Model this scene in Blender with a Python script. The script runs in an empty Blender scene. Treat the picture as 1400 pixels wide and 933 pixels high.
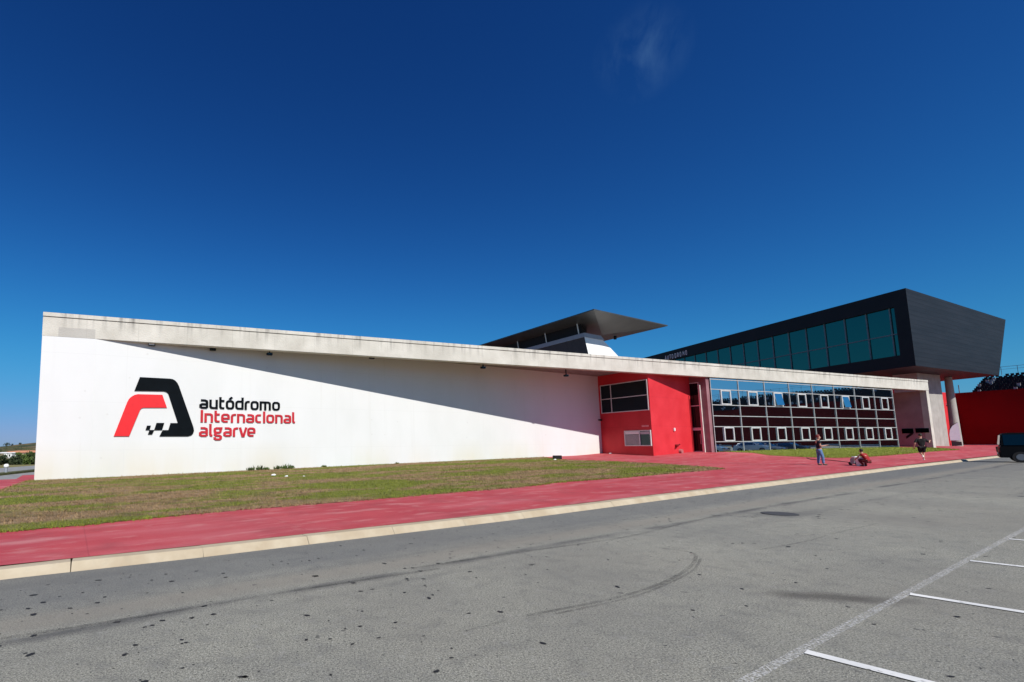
import bpy, bmesh, math, random
import numpy as np
from mathutils import Vector, Matrix
random.seed(7); rng = np.random.default_rng(7)
sc = bpy.context.scene
COL = sc.collection
R = math.radians

# ------------------------------------------------------------------ camera
F = 655.0; CX, CY = 482.0, 541.7; TH = math.atan(67.4 / F); RO = .0113; CH = 1.65
fw = np.array([0, math.cos(TH), math.sin(TH)])
u0 = np.array([0, -math.sin(TH), math.cos(TH)]); r0 = np.array([1., 0, 0])
rt = r0 * math.cos(RO) - u0 * math.sin(RO); up = u0 * math.cos(RO) + r0 * math.sin(RO)
CAMP = np.array([0, 0, CH])
cam = bpy.data.cameras.new('camera'); camo = bpy.data.objects.new('camera', cam); COL.objects.link(camo)
cam.sensor_width = 36; cam.lens = F / 1400 * 36
cam.shift_x = 218 / 1400; cam.shift_y = 75.2 / 1400
cam.clip_start = .1; cam.clip_end = 6000
camo.matrix_world = Matrix(((rt[0], up[0], -fw[0], 0), (rt[1], up[1], -fw[1], 0), (rt[2], up[2], -fw[2], CH), (0, 0, 0, 1)))
sc.camera = camo

# ------------------------------------------------------------------ sun, sky, exposure
A = np.array([.9316, .3634, 0]); N = np.array([-.3634, .9316, 0])     # along the facade / away from the camera
dl = R(4.0); EL = R(43.8)
sh = -N * math.cos(dl) + A * math.sin(dl)
sdir = Vector((sh[0] * math.cos(EL), sh[1] * math.cos(EL), math.sin(EL)))
sun = bpy.data.lights.new('sun', 'SUN'); sun.energy = 4.5; sun.angle = R(.5); sun.color = (1, .95, .88)
suno = bpy.data.objects.new('sun', sun); COL.objects.link(suno)
suno.rotation_euler = sdir.to_track_quat('Z', 'Y').to_euler()
w = bpy.data.worlds.new('World'); sc.world = w; w.use_nodes = True
nt = w.node_tree; nt.nodes.clear()
def nn(nt, t, **k):
    n = nt.nodes.new(t)
    for a, b in k.items(): setattr(n, a, b)
    return n
sky = nn(nt, 'ShaderNodeTexSky', sky_type='NISHITA'); sky.sun_disc = False
sky.sun_elevation = EL; sky.sun_rotation = math.atan2(sh[0], sh[1])
sky.altitude = 300; sky.air_density = 1.0; sky.dust_density = .35; sky.ozone_density = 3.0
sepc = nn(nt, 'ShaderNodeSeparateColor'); comb = nn(nt, 'ShaderNodeCombineColor'); chan = []
for k_, (co_, ex_) in enumerate(((.067, 1.62), (.226, 1.62), (.438, 1.38))):      # deep polarised blue: contrast per channel
    pw_ = nn(nt, 'ShaderNodeMath', operation='POWER'); pw_.inputs[1].default_value = ex_
    ml_ = nn(nt, 'ShaderNodeMath', operation='MULTIPLY'); ml_.inputs[1].default_value = co_
    nt.links.new(sepc.outputs[k_], pw_.inputs[0]); nt.links.new(pw_.outputs[0], ml_.inputs[0]); 
    cap_ = (40., 3.15, 6.3)[k_]; d1_ = nn(nt, 'ShaderNodeMath', operation='DIVIDE'); d1_.inputs[1].default_value = cap_; p1_ = nn(nt, 'ShaderNodeMath', operation='POWER'); p1_.inputs[1].default_value = 3
    a1_ = nn(nt, 'ShaderNodeMath', operation='ADD'); a1_.inputs[1].default_value = 1; r1_ = nn(nt, 'ShaderNodeMath', operation='POWER'); r1_.inputs[1].default_value = -1 / 3
    f1_ = nn(nt, 'ShaderNodeMath', operation='MULTIPLY'); K_ = nt.links.new
    K_(ml_.outputs[0], d1_.inputs[0]); K_(d1_.outputs[0], p1_.inputs[0]); K_(p1_.outputs[0], a1_.inputs[0]); K_(a1_.outputs[0], r1_.inputs[0]); K_(r1_.outputs[0], f1_.inputs[0]); K_(ml_.outputs[0], f1_.inputs[1]); K_(f1_.outputs[0], comb.inputs[k_])
tcw = nn(nt, 'ShaderNodeTexCoord')
# a faint wisp of high cloud
cd = fw + (878 - CX) / F * rt - (72 - CY) / F * up; cd = cd / np.linalg.norm(cd)
dist = nn(nt, 'ShaderNodeVectorMath', operation='DISTANCE'); dist.inputs[1].default_value = tuple(cd)
noi = nn(nt, 'ShaderNodeTexNoise'); noi.inputs['Scale'].default_value = 13; noi.inputs['Detail'].default_value = 7; noi.inputs['Roughness'].default_value = .62; noi.inputs['Distortion'].default_value = .35
mp = nn(nt, 'ShaderNodeMapping'); mp.inputs['Scale'].default_value = (1.7, 1.2, .55)
mr = nn(nt, 'ShaderNodeMapRange'); mr.inputs[1].default_value = .07; mr.inputs[2].default_value = .0; 
mr2 = nn(nt, 'ShaderNodeMapRange'); mr2.inputs[1].default_value = .42; mr2.inputs[2].default_value = .85
mm = nn(nt, 'ShaderNodeMath', operation='MULTIPLY'); mm2 = nn(nt, 'ShaderNodeMath', operation='MULTIPLY'); mm2.inputs[1].default_value = .32
cm = nn(nt, 'ShaderNodeMix', data_type='RGBA'); cm.inputs[7].default_value = (1.1, 2.3, 4.0, 1)
bg = nn(nt, 'ShaderNodeBackground'); bg.inputs[1].default_value = .1
wo = nn(nt, 'ShaderNodeOutputWorld')
L = nt.links.new
L(sky.outputs[0], sepc.inputs[0]); L(comb.outputs[0], cm.inputs[6])
L(tcw.outputs['Generated'], dist.inputs[0]); L(tcw.outputs['Generated'], mp.inputs[0]); L(mp.outputs[0], noi.inputs['Vector'])
L(dist.outputs['Value'], mr.inputs[0]); L(noi.outputs[0], mr2.inputs[0]); L(mr.outputs[0], mm.inputs[0]); L(mr2.outputs[0], mm.inputs[1])
L(mm.outputs[0], mm2.inputs[0]); L(mm2.outputs[0], cm.inputs[0]); L(cm.outputs[2], bg.inputs[0]); L(bg.outputs[0], wo.inputs[0])
sc.view_settings.view_transform = 'Standard'; sc.view_settings.look = 'None'; sc.view_settings.gamma = 1
sc.view_settings.exposure = .32

# ------------------------------------------------------------------ survey helpers (photo measurements -> metres)
def ray(x, y): return fw + (x - CX) / F * rt - (y - CY) / F * up
def atz(x, y, z):
    d = ray(x, y); return CAMP + d * (z - CH) / d[2]
def onpl(x, y, p, dv):
    n = np.array([-dv[1], dv[0], 0]); d = ray(x, y); return CAMP + d * (((p - CAMP) @ n) / (d @ n))
def aty(x, y, Y):
    d = ray(x, y); return CAMP + d * Y / d[1]
P0 = atz(133, 464, 7.25)
O3 = np.array([P0[0], P0[1], 0])
def B3(a, n, z): return O3 + A * a + N * n + np.array([0, 0, z])
KP = np.array([3.42, 10.59, 0]); KD = np.array([.862, .507, 0]); KN = np.array([-.507, .862, 0])
def gz(x, y):
    """height of the pavement / lawn terrain behind the kerb"""
    v = np.array([x, y, 0]) - KP; s = v @ KD; q = v @ KN
    g = np.interp(s, [-40, -9.7, 10, 30.3, 40.3, 70.2, 90, 125, 180], [0, .001, .012, .0225, .0464, .082, .058, .02, .01])
    z = .115 + g * max(0, q)
    return float(min(z, .78))
def atg(x, y):
    z = .3
    for i in range(25):
        p = atz(x, y, z); z = .6 * z + .4 * gz(p[0], p[1])
    p = atz(x, y, z); return np.array([p[0], p[1], gz(p[0], p[1])])

# ------------------------------------------------------------------ mesh + object helpers
class MB:
    def __init__(s): s.v = []; s.f = []
    def quad(s, *p):
        i = len(s.v); s.v += [tuple(map(float, q)) for q in p]; s.f.append(tuple(range(i, i + len(p)))); return s
    def hexa(s, b, t):          # b, t: matching polygons (bottom and top)
        n = len(b); i = len(s.v); s.v += [tuple(map(float, q)) for q in list(b) + list(t)]
        s.f.append(tuple(i + k for k in reversed(range(n)))); s.f.append(tuple(i + n + k for k in range(n)))
        for k in range(n): s.f.append((i + k, i + (k + 1) % n, i + n + (k + 1) % n, i + n + k))
        return s
    def fb(s, o, du, dn, u0, u1, n0, n1, z0, z1):      # box in a vertical-plane frame
        f = lambda a, b, z: o + du * a + dn * b + np.array([0, 0, z])
        return s.hexa([f(u0, n0, z0), f(u1, n0, z0), f(u1, n1, z0), f(u0, n1, z0)], [f(u0, n0, z1), f(u1, n0, z1), f(u1, n1, z1), f(u0, n1, z1)])
    def box(s, x0, x1, y0, y1, z0, z1):
        return s.fb(np.zeros(3), np.array([1., 0, 0]), np.array([0, 1., 0]), x0, x1, y0, y1, z0, z1)
    def tube(s, p, q, r1, r2=None, n=10):
        r2 = r1 if r2 is None else r2
        p = Vector(p); q = Vector(q); d = (q - p).normalized(); a = d.orthogonal().normalized(); b = d.cross(a)
        ring = lambda c, r: [c + a * (r * math.cos(6.28318 * k / n)) + b * (r * math.sin(6.28318 * k / n)) for k in range(n)]
        return s.hexa([tuple(x) for x in ring(p, r1)], [tuple(x) for x in ring(q, r2)])
    def disc(s, c, r1, r2, z0, z1, n=20):
        f = lambda r, z: [(c[0] + r * math.cos(6.28318 * k / n), c[1] + r * math.sin(6.28318 * k / n), c[2] + z) for k in range(n)]
        return s.hexa(f(r1, z0), f(r2, z1))
    def lathe(s, c, prof, n=14):
        i = len(s.v)
        for r, z in prof:
            for k in range(n): s.v.append((c[0] + r * math.cos(6.28318 * k / n), c[1] + r * math.sin(6.28318 * k / n), c[2] + z))
        m = len(prof)
        for j in range(m - 1):
            for k in range(n): s.f.append((i + j * n + k, i + j * n + (k + 1) % n, i + (j + 1) * n + (k + 1) % n, i + (j + 1) * n + k))
        s.f.append(tuple(i + k for k in reversed(range(n)))); s.f.append(tuple(i + (m - 1) * n + k for k in range(n)))
        return s
def wloc(o):
    p = np.zeros(3)
    while o is not None: p = p + np.array(o.location); o = o.parent
    return p
def link(name, me, mat, parent=None, base=None):
    o = bpy.data.objects.new(name, me)
    if parent is not None:
        o.parent = parent; off = wloc(parent)
    elif base is not None:
        off = np.array(base, float); o.location = tuple(off)
    else: off = np.zeros(3)
    if np.any(off): me.transform(Matrix.Translation(-Vector(off)))
    if mat is not None: me.materials.append(mat)
    COL.objects.link(o); return o
def mesh(name, mb, mat, parent=None, base=None, bevel=0, smooth=False, norm=True):
    me = bpy.data.meshes.new(name); me.from_pydata(mb.v, [], mb.f)
    if norm:
        bm = bmesh.new(); bm.from_mesh(me); bmesh.ops.recalc_face_normals(bm, faces=bm.faces)
        if bevel: bmesh.ops.bevel(bm, geom=bm.edges[:], offset=bevel, segments=2, affect='EDGES', clamp_overlap=True)
        bm.to_mesh(me); bm.free()
    if smooth: me.polygons.foreach_set('use_smooth', [True] * len(me.polygons))
    return link(name, me, mat, parent, base)
def tag(o, label=None, cat=None, group=None, kind=None):
    if label: o['label'] = label
    if cat: o['category'] = cat
    if group: o['group'] = group
    if kind: o['kind'] = kind
    return o
def thing(name, loc, label, cat, group=None):
    o = bpy.data.objects.new(name, None); o.location = tuple(map(float, loc)); o.empty_display_size = .3
    COL.objects.link(o); return tag(o, label, cat, group)
def copy_tree(o, parent=None):
    c = o.copy(); COL.objects.link(c); c.parent = parent
    for ch in o.children: copy_tree(ch, c)
    return c
def struct(name, mb, mat, **k): return tag(mesh(name, mb, mat, **k), kind='structure')

# ------------------------------------------------------------------ materials
class M:
    """tiny node helper"""
    def __init__(s, name, rough=.8, metal=0, spec=.4, color=(.5, .5, .5)):
        s.m = bpy.data.materials.new(name); s.m.use_nodes = True; s.t = s.m.node_tree
        s.b = s.t.nodes['Principled BSDF']; s.b.inputs['Roughness'].default_value = rough
        s.b.inputs['Metallic'].default_value = metal; s.b.inputs['Specular IOR Level'].default_value = spec
        s.b.inputs['Base Color'].default_value = (*color, 1)
        s.tc = None
    def l(s, a, b): s.t.links.new(a, b)
    def co(s, scale=(1, 1, 1), rotz=0):
        if s.tc is None:
            s.tc = nn(s.t, 'ShaderNodeNewGeometry')
        m = nn(s.t, 'ShaderNodeMapping'); m.inputs['Rotation'].default_value = (0, 0, 0); m.inputs['Scale'].default_value = scale
        if rotz:
            r = nn(s.t, 'ShaderNodeMapping'); r.inputs['Rotation'].default_value = (0, 0, rotz); s.l(s.tc.outputs['Position'], r.inputs[0]); s.l(r.outputs[0], m.inputs[0])
        else: s.l(s.tc.outputs['Position'], m.inputs[0])
        return m.outputs[0]
    def noise(s, scale, detail=4, co=None, lo=.35, hi=.65, rough=.55, dist=0):
        n = nn(s.t, 'ShaderNodeTexNoise'); n.inputs['Scale'].default_value = scale; n.inputs['Detail'].default_value = detail
        n.inputs['Roughness'].default_value = rough; n.inputs['Distortion'].default_value = dist
        s.l(co if co is not None else s.co(), n.inputs['Vector'])
        r = nn(s.t, 'ShaderNodeMapRange'); r.inputs[1].default_value = lo; r.inputs[2].default_value = hi; s.l(n.outputs[0], r.inputs[0])
        return r.outputs[0]
    def mix(s, fac, a, b, mode='MIX'):
        n = nn(s.t, 'ShaderNodeMix', data_type='RGBA', blend_type=mode)
        for v, i in ((fac, 0), (a, 6), (b, 7)):
            if isinstance(v, (int, float)): n.inputs[i].default_value = v
            elif isinstance(v, tuple): n.inputs[i].default_value = (*v, 1)
            else: s.l(v, n.inputs[i])
        return n.outputs[2]
    def math(s, op, a, b=0.0, c=None):
        n = nn(s.t, 'ShaderNodeMath', operation=op)
        for v, i in ((a, 0), (b, 1), (c, 2)):
            if v is None: continue
            if isinstance(v, (int, float)): n.inputs[i].default_value = v
            else: s.l(v, n.inputs[i])
        return n.outputs[0]
    def sep(s, v):
        n = nn(s.t, 'ShaderNodeSeparateXYZ'); s.l(v, n.inputs[0]); return n.outputs
    def rng(s, v, a, b, c=0., d=1.):
        r = nn(s.t, 'ShaderNodeMapRange'); s.l(v, r.inputs[0])
        for i, x in zip((1, 2, 3, 4), (a, b, c, d)): r.inputs[i].default_value = x
        return r.outputs[0]
    def color(s, c): s.l(c, s.b.inputs['Base Color']); return s
    def bump(s, h, strength=.3, dist=.01):
        b = nn(s.t, 'ShaderNodeBump'); b.inputs['Strength'].default_value = strength; b.inputs['Distance'].default_value = dist
        s.l(h, b.inputs['Height']); s.l(b.outputs[0], s.b.inputs['Normal']); return s
ROTA = -math.atan2(A[1], A[0])       # rotate so that x runs along the facade
ROTK = -math.atan2(KD[1], KD[0])     # ... along the kerb
mats = {}
def simple(name, col, rough=.7, metal=0, spec=.4, var=.12, sc_=3.0, bumpy=0):
    if name in mats: return mats[name]
    m = M(name, rough, metal, spec, col)
    f = m.noise(sc_, 5)
    d = tuple(c * (1 - var) for c in col); e = tuple(min(1, c * (1 + var)) for c in col)
    m.color(m.mix(f, d, e))
    if bumpy: m.bump(m.noise(60, 3), .3, bumpy)
    mats[name] = m.m; return m.m

# white painted wall
m = M('white_render', .75, spec=.3)
co = m.co((1, 1, 1), ROTA); x, y, z = m.sep(co)
c1 = m.mix(m.noise(.35, 5, m.co((1, 1, .5)), .45, .75), (.655, .665, .66), (.61, .622, .61))
lowm = m.math('MULTIPLY', m.rng(z, 2.1, .5), m.noise(.28, 5, m.co((1, 1, .25)), .4, .62))
c2 = m.mix(m.math('MULTIPLY', lowm, .55), c1, (.60, .56, .42))
# shutter panel joints
def joint(v, off, step, wd):
    a = m.math('DIVIDE', m.math('ADD', v, off), step); fr = m.math('FRACT', a); d = m.math('ABSOLUTE', m.math('SUBTRACT', fr, .5))
    return m.math('GREATER_THAN', d, .5 - wd / step / 2)
j = m.math('MAXIMUM', joint(x, 20.3, 6.1, .02), joint(z, .9, 2.45, .02))
c3 = m.mix(m.math('MULTIPLY', j, .4), c2, (.55, .56, .55))
vor = nn(m.t, 'ShaderNodeTexVoronoi'); vor.inputs['Scale'].default_value = .95; vor.inputs['Randomness'].default_value = .35
m.l(m.co((1, 1, 1), ROTA), vor.inputs['Vector'])
dots = m.math('MULTIPLY', m.math('LESS_THAN', vor.outputs['Distance'], .055), .35)
c4 = m.mix(dots, c3, (.5, .5, .48))
drip = m.math('MULTIPLY', m.noise(1.0, 6, m.co((3.5, 3.5, .12)), .6, .78), .14)
m.color(m.mix(drip, c4, (.45, .44, .38))).bump(m.noise(30, 4), .15, .01)
WHITE = m.m
# concrete beam
m = M('fair_faced_concrete', .85, spec=.3)
x, y, z = m.sep(m.co((1, 1, 1), ROTA))
base = m.mix(m.noise(.9, 7, None, .3, .7), (.46, .44, .385), (.60, .58, .52))
st = m.noise(1.0, 7, m.co((3.0, 3.0, .16)), .5, .74)
top = m.rng(z, 7.5, 8.45)
c = m.mix(m.math('MULTIPLY', m.math('MULTIPLY', st, top), .9), base, (.17, .165, .15))
big = m.noise(.22, 3, None, .52, .68)
c = m.mix(m.math('MULTIPLY', big, .3), c, (.40, .385, .34))
jj = joint(x, 21.0, 2.44, .018)
c = m.mix(m.math('MULTIPLY', jj, .45), c, (.27, .26, .24))
vor = nn(m.t, 'ShaderNodeTexVoronoi'); vor.inputs['Scale'].default_value = 1.6; vor.inputs['Randomness'].default_value = .5
m.l(m.co((1, 1, 1), ROTA), vor.inputs['Vector'])
c = m.mix(m.math('MULTIPLY', m.math('LESS_THAN', vor.outputs['Distance'], .07), .5), c, (.2, .19, .18))
# old grey patch repair at the left end
patch = m.math('MULTIPLY', m.math('MULTIPLY', m.math('LESS_THAN', x, -.1 + (O3 @ A)), m.math('GREATER_THAN', x, -1.75 + (O3 @ A))), m.math('LESS_THAN', z, 7.75))
c = m.mix(m.math('MULTIPLY', patch, .55), c, (.33, .32, .30))
m.color(c).bump(m.noise(14, 6), .35, .015)
CONC = m.m
m = M('pier_concrete', .85, spec=.3)
c = m.mix(m.noise(.9, 7, None, .3, .7), (.30, .29, .265), (.40, .39, .36)); c = m.mix(m.math('MULTIPLY', m.noise(1.0, 6, m.co((3, 3, .15)), .5, .75), .4), c, (.2, .195, .18))
m.color(c).bump(m.noise(14, 6), .3, .015); PIER = m.m
# beam underside: board-marked, slightly warm
SOFF = simple('grey_soffit_paint', (.42, .40, .38), .85, var=.12, sc_=.8)
# red paints
m = M('red_wall_paint', .6, spec=.35)
x, y, z = m.sep(m.co((1, 1, 1), ROTA))
c = m.mix(m.noise(.6, 5), (.52, .02, .028), (.60, .032, .042))
c = m.mix(m.math('MULTIPLY', joint(z, -.55, 2.42, .03), .35), c, (.35, .01, .015))
c = m.mix(m.math('MULTIPLY', m.noise(1.0, 6, m.co((3, 3, .2)), .58, .8), .2), c, (.30, .03, .03))
m.color(c).bump(m.noise(40, 4), .15, .01); REDW = m.m
m = M('shaded_red_wall_paint', .8, spec=.2)  # stand wall red with its shade painted in; the return wall keeps the brighter red
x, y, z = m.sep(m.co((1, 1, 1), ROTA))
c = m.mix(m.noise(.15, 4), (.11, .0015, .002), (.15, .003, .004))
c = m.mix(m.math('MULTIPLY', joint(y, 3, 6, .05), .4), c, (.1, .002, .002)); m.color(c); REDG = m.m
m = M('wine_cladding', .55, spec=.4)
c = m.mix(m.noise(.7, 6, None, .3, .7), (.19, .085, .10), (.32, .17, .18)); m.color(c).bump(m.noise(9, 5), .2, .01); WINE = m.m
KQ0 = float(KP @ KN)
# red painted pavement
m = M('red_pavement_coating', .75, spec=.35)
n1 = m.noise(.35, 6, None, .35, .65); n2 = m.noise(1.0, 6, m.co((.25, 1.6, 1), ROTK), .45, .72); n3 = m.noise(45, 3, None, .3, .7)
c = m.mix(n1, (.36, .040, .052), (.45, .062, .072))
c = m.mix(m.math('MULTIPLY', n2, .6), c, (.50, .15, .165))
c = m.mix(m.math('MULTIPLY', m.noise(1.1, 7, None, .52, .72), .5), c, (.24, .045, .05))
c = m.mix(m.math('MULTIPLY', m.noise(2.3, 8, m.co((.5, 1.4, 1), ROTK), .55, .68), .5), c, (.52, .24, .23))
c = m.mix(m.math('MULTIPLY', m.rng(m.sep(m.co((1, 1, 1), ROTK))[1], KQ0 + .75, KQ0 + .34), m.math('MULTIPLY', m.noise(3, 6, None, .4, .7), .45)), c, (.16, .05, .045))
c = m.mix(m.math('MULTIPLY', n3, .18), c, (.24, .02, .035))
x, y, z = m.sep(m.co((1, 1, 1), ROTK))
c = m.mix(m.math('MULTIPLY', joint(x, 31.2, 3.5, .02), .3), c, (.2, .02, .03))
m.color(c).bump(n3, .35, .008); REDP = m.m
# asphalt
m = M('worn_asphalt', .9, spec=.3)
cr = m.co((1, 1, 1), ROTK); x, y, z = m.sep(cr)
KQ = float(KP @ KN)
wob = m.math('MULTIPLY', m.math('SUBTRACT', m.noise(.22, 3, None, 0, 1), .5), .5)
q = m.math('ADD', m.math('SUBTRACT', y, KQ), wob)                    # metres from the kerb line (negative on the road)
agg = m.noise(46, 4, None, .40, .60, .8); agg2 = m.noise(120, 3, None, .38, .62, .7)
c = m.mix(agg, (.172, .170, .140), (.345, .338, .280))
c = m.mix(m.math('MULTIPLY', m.noise(85, 2, None, .52, .62), .7), c, (.56, .55, .48))
c = m.mix(m.math('MULTIPLY', m.noise(62, 2, None, .56, .63), .8), c, (.055, .055, .052))
c = m.mix(m.math('MULTIPLY', m.noise(.5, 6, None, .35, .7), .45), c, (.14, .142, .136))
c = m.mix(m.math('MULTIPLY', m.noise(4.5, 6, None, .50, .66), .35), c, (.125, .125, .118))
c = m.mix(m.math('MULTIPLY', m.noise(9, 5, None, .58, .70), .35), c, (.40, .395, .36))
c = m.mix(m.math('MULTIPLY', m.noise(.16, 5, None, .45, .65), .4), c, (.20, .187, .16))
c = m.mix(m.math('MULTIPLY', m.math('MULTIPLY', m.rng(x, 22, 40), m.rng(q, -7.5, -2.5)), .5), c, (.10, .104, .106))
edge = m.math('MULTIPLY', m.rng(q, -1.45, -.9), m.rng(q, .4, -.1, 0, 1))
c = m.mix(m.math('MULTIPLY', m.rng(q, -1.55, -1.0), .5), c, (.105, .112, .12))
tan = m.math('MULTIPLY', m.rng(q, -2.05, -1.8), m.rng(q, -1.35, -1.6)); c = m.mix(m.math('MULTIPLY', tan, .55), c, (.235, .215, .18))
dk = m.math('MULTIPLY', m.rng(q, -2.32, -2.16), m.rng(q, -2.02, -2.12)); c = m.mix(m.math('MULTIPLY', dk, m.math('MULTIPLY', m.noise(.6, 4, None, .35, .6), .7)), c, (.055, .055, .06))
trk = m.noise(1, 5, m.co((.05, 1.3, 1), ROTK), .55, .75); c = m.mix(m.math('MULTIPLY', trk, .4), c, (.10, .10, .10))
spot = m.noise(7, 3, None, .68, .72); c = m.mix(m.math('MULTIPLY', spot, .6), c, (.05, .05, .05))
def ell(px, py, rx, ry, ang, soft=.7):
    """soft elliptical stain mask"""
    mp_ = nn(m.t, 'ShaderNodeMapping', vector_type='TEXTURE'); mp_.inputs['Location'].default_value = (px, py, 0); mp_.inputs['Rotation'].default_value = (0, 0, ang)
    mp_.inputs['Scale'].default_value = (rx, ry, 1e3)
    m.l(m.tc.outputs['Position'], mp_.inputs[0])
    v = nn(m.t, 'ShaderNodeVectorMath', operation='LENGTH'); m.l(mp_.outputs[0], v.inputs[0])
    ln = m.math('ADD', v.outputs['Value'], m.math('MULTIPLY', m.math('SUBTRACT', m.noise(2.2, 5, None, 0, 1), .5), .8))
    return m.rng(ln, 1.0, 1 - soft, 0, 1)
p1 = atz(1140, 817, 0); c = m.mix(m.math('MULTIPLY', ell(p1[0], p1[1], .8, .24, R(-14)), .75), c, (.075, .068, .06))
p2 = atz(1060, 703, 0); c = m.mix(m.math('MULTIPLY', ell(p2[0] + .1, p2[1], 1.5, .5, R(10)), .4), c, (.09, .09, .088))
# curved tyre marks
def arc(cx, cy, r, wd, x0, x1, s):
    dx = m.math('SUBTRACT', wx, cx); dy = m.math('SUBTRACT', wy, cy)
    d = m.math('SQRT', m.math('ADD', m.math('MULTIPLY', dx, dx), m.math('MULTIPLY', dy, dy)))
    b = m.math('LESS_THAN', m.math('ABSOLUTE', m.math('SUBTRACT', d, r)), wd)
    g = m.math('MULTIPLY', m.rng(wx, x0, x0 + .8), m.rng(wx, x1, x1 - .8))
    return m.math('MULTIPLY', m.math('MULTIPLY', b, g), m.math('MULTIPLY', m.noise(1.7, 4, None, .35, .6), s))
wx, wy, wz = m.sep(m.tc.outputs['Position'])
m.color(c).bump(m.math('ADD', agg, agg2), .55, .006); ASPH = m.m
m = M('kerb_stone', .85, spec=.3)
c = m.mix(m.noise(2.2, 6, None, .35, .65), (.37, .30, .205), (.45, .385, .28)); c = m.mix(m.math('MULTIPLY', m.noise(9, 4, None, .55, .75), .35), c, (.33, .29, .22))
m.color(c).bump(m.noise(50, 4), .3, .006); KERB = m.m
m = M('road_paint', .8, spec=.3)
wn = m.math('MULTIPLY', m.noise(48, 5, None, .42, .62), .65); c = m.mix(m.noise(2, 4), (.50, .50, .48), (.68, .68, .66)); m.color(c)
tr = nn(m.t, 'ShaderNodeBsdfTransparent'); mx = nn(m.t, 'ShaderNodeMixShader'); out = m.t.nodes['Material Output']
m.l(wn, mx.inputs[0]); m.l(tr.outputs[0], mx.inputs[1]); m.l(m.b.outputs[0], mx.inputs[2]); m.l(mx.outputs[0], out.inputs[0]); PAINT = m.m
m = M('bay_paint', .8, spec=.3)
wn = m.noise(14, 5, None, .28, .40); c = m.mix(m.noise(2, 4), (.55, .56, .55), (.70, .70, .68)); m.color(c)
tr = nn(m.t, 'ShaderNodeBsdfTransparent'); mx = nn(m.t, 'ShaderNodeMixShader'); out = m.t.nodes['Material Output']
m.l(wn, mx.inputs[0]); m.l(tr.outputs[0], mx.inputs[1]); m.l(m.b.outputs[0], mx.inputs[2]); m.l(mx.outputs[0], out.inputs[0]); BPAINT = m.m
# grass
def grassmat(name, k, brown):
    m = M(name, .8, spec=.2)
    a = m.noise(.38, 8, m.co((.45, 1.3, 1), ROTK), .46 - brown, .54 - brown, .66); b = m.noise(3.5, 5, None, .3, .7)
    gr = m.mix(b, tuple(v * k for v in (.12, .14, .018)), tuple(v * k for v in (.19, .205, .035)))
    br = m.mix(b, tuple(v * k for v in (.18, .115, .055)), tuple(v * k for v in (.33, .225, .125)))
    c = m.mix(a, gr, br)
    c = m.mix(m.math('MULTIPLY', m.noise(1.3, 5, None, .55, .72), .5), c, tuple(v * k for v in (.065, .062, .022)))
    m.color(c).bump(m.noise(40, 5), .9, .03); return m.m
GRA = grassmat('patchy_grass', 1.15, .0); GRB = grassmat('bright_green_grass', 1.5, -.16); GRAb = grassmat('grass_blades', 1.5, .0); GRBb = grassmat('grass_blades_green', 1.8, -.16)  # second lawn has a greener, brighter colour of its own
# metals / glass
ALU = simple('white_aluminium', (.62, .63, .62), .45, .1, var=.05)
ALUW = simple('window_aluminium', (.52, .53, .53), .5, .1, var=.1)
ALUF = simple('facade_aluminium', (.40, .41, .41), .5, .1, var=.12)
ALUD = simple('grey_aluminium', (.33, .34, .35), .4, .5, var=.08)
def glass(name, tint, rough=.02, mixv=.5, dark=(.006, .008, .01), wav=.0006):
    m = M(name, rough, 0, .5, dark)
    g = nn(m.t, 'ShaderNodeBsdfGlossy'); g.inputs['Color'].default_value = (*tint, 1); g.inputs['Roughness'].default_value = rough
    b = nn(m.t, 'ShaderNodeBump'); b.inputs['Strength'].default_value = .2; b.inputs['Distance'].default_value = wav * 10
    m.l(m.noise(.8, 2, None, 0, 1), b.inputs['Height']); m.l(b.outputs[0], g.inputs['Normal'])
    mx = nn(m.t, 'ShaderNodeMixShader'); mx.inputs[0].default_value = mixv
    m.l(m.b.outputs[0], mx.inputs[1]); m.l(g.outputs[0], mx.inputs[2]); m.l(mx.outputs[0], m.t.nodes['Material Output'].inputs[0]); return m.m
GL = glass('reflective_glass', (.75, .85, .9), .01, .75)
GLT = glass('teal_glass', (.03, .20, .15), .06, .48, (.001, .012, .012))
GLD = glass('dark_glass', (.4, .6, .65), .03, .05, (.001, .004, .005)); GLD.node_tree.nodes['Principled BSDF'].inputs['Specular IOR Level'].default_value = .12
# cladding
m = M('black_ribbed_cladding', .6, spec=.25)
x, y, z = m.sep(m.co()); rib = m.math('ABSOLUTE', m.math('SUBTRACT', m.math('FRACT', m.math('MULTIPLY', z, 1.6)), .5))
pan = m.noise(1, 3, m.co((.15, .15, 1.6)), .35, .65)
c = m.mix(pan, (.010, .012, .015), (.015, .017, .021)); c = m.mix(m.math('GREATER_THAN', rib, .46), c, (.006, .006, .007)); m.color(c).bump(rib, .25, .02); BLK = m.m
m = M('dark_panel', .6, spec=.3); m.color(m.mix(m.noise(.5, 3), (.004, .004, .005), (.007, .007, .008))); BLK2 = m.m
m = M('zinc_canopy', .42, .6, .5)
c = m.mix(m.noise(.25, 5, None, .3, .7), (.085, .082, .075), (.14, .135, .122)); m.color(c); ZINC = m.m
WP = simple('white_paint', (.78, .79, .78), .6, var=.03)
GP = simple('grey_paint', (.33, .34, .38), .6, var=.06)

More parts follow.
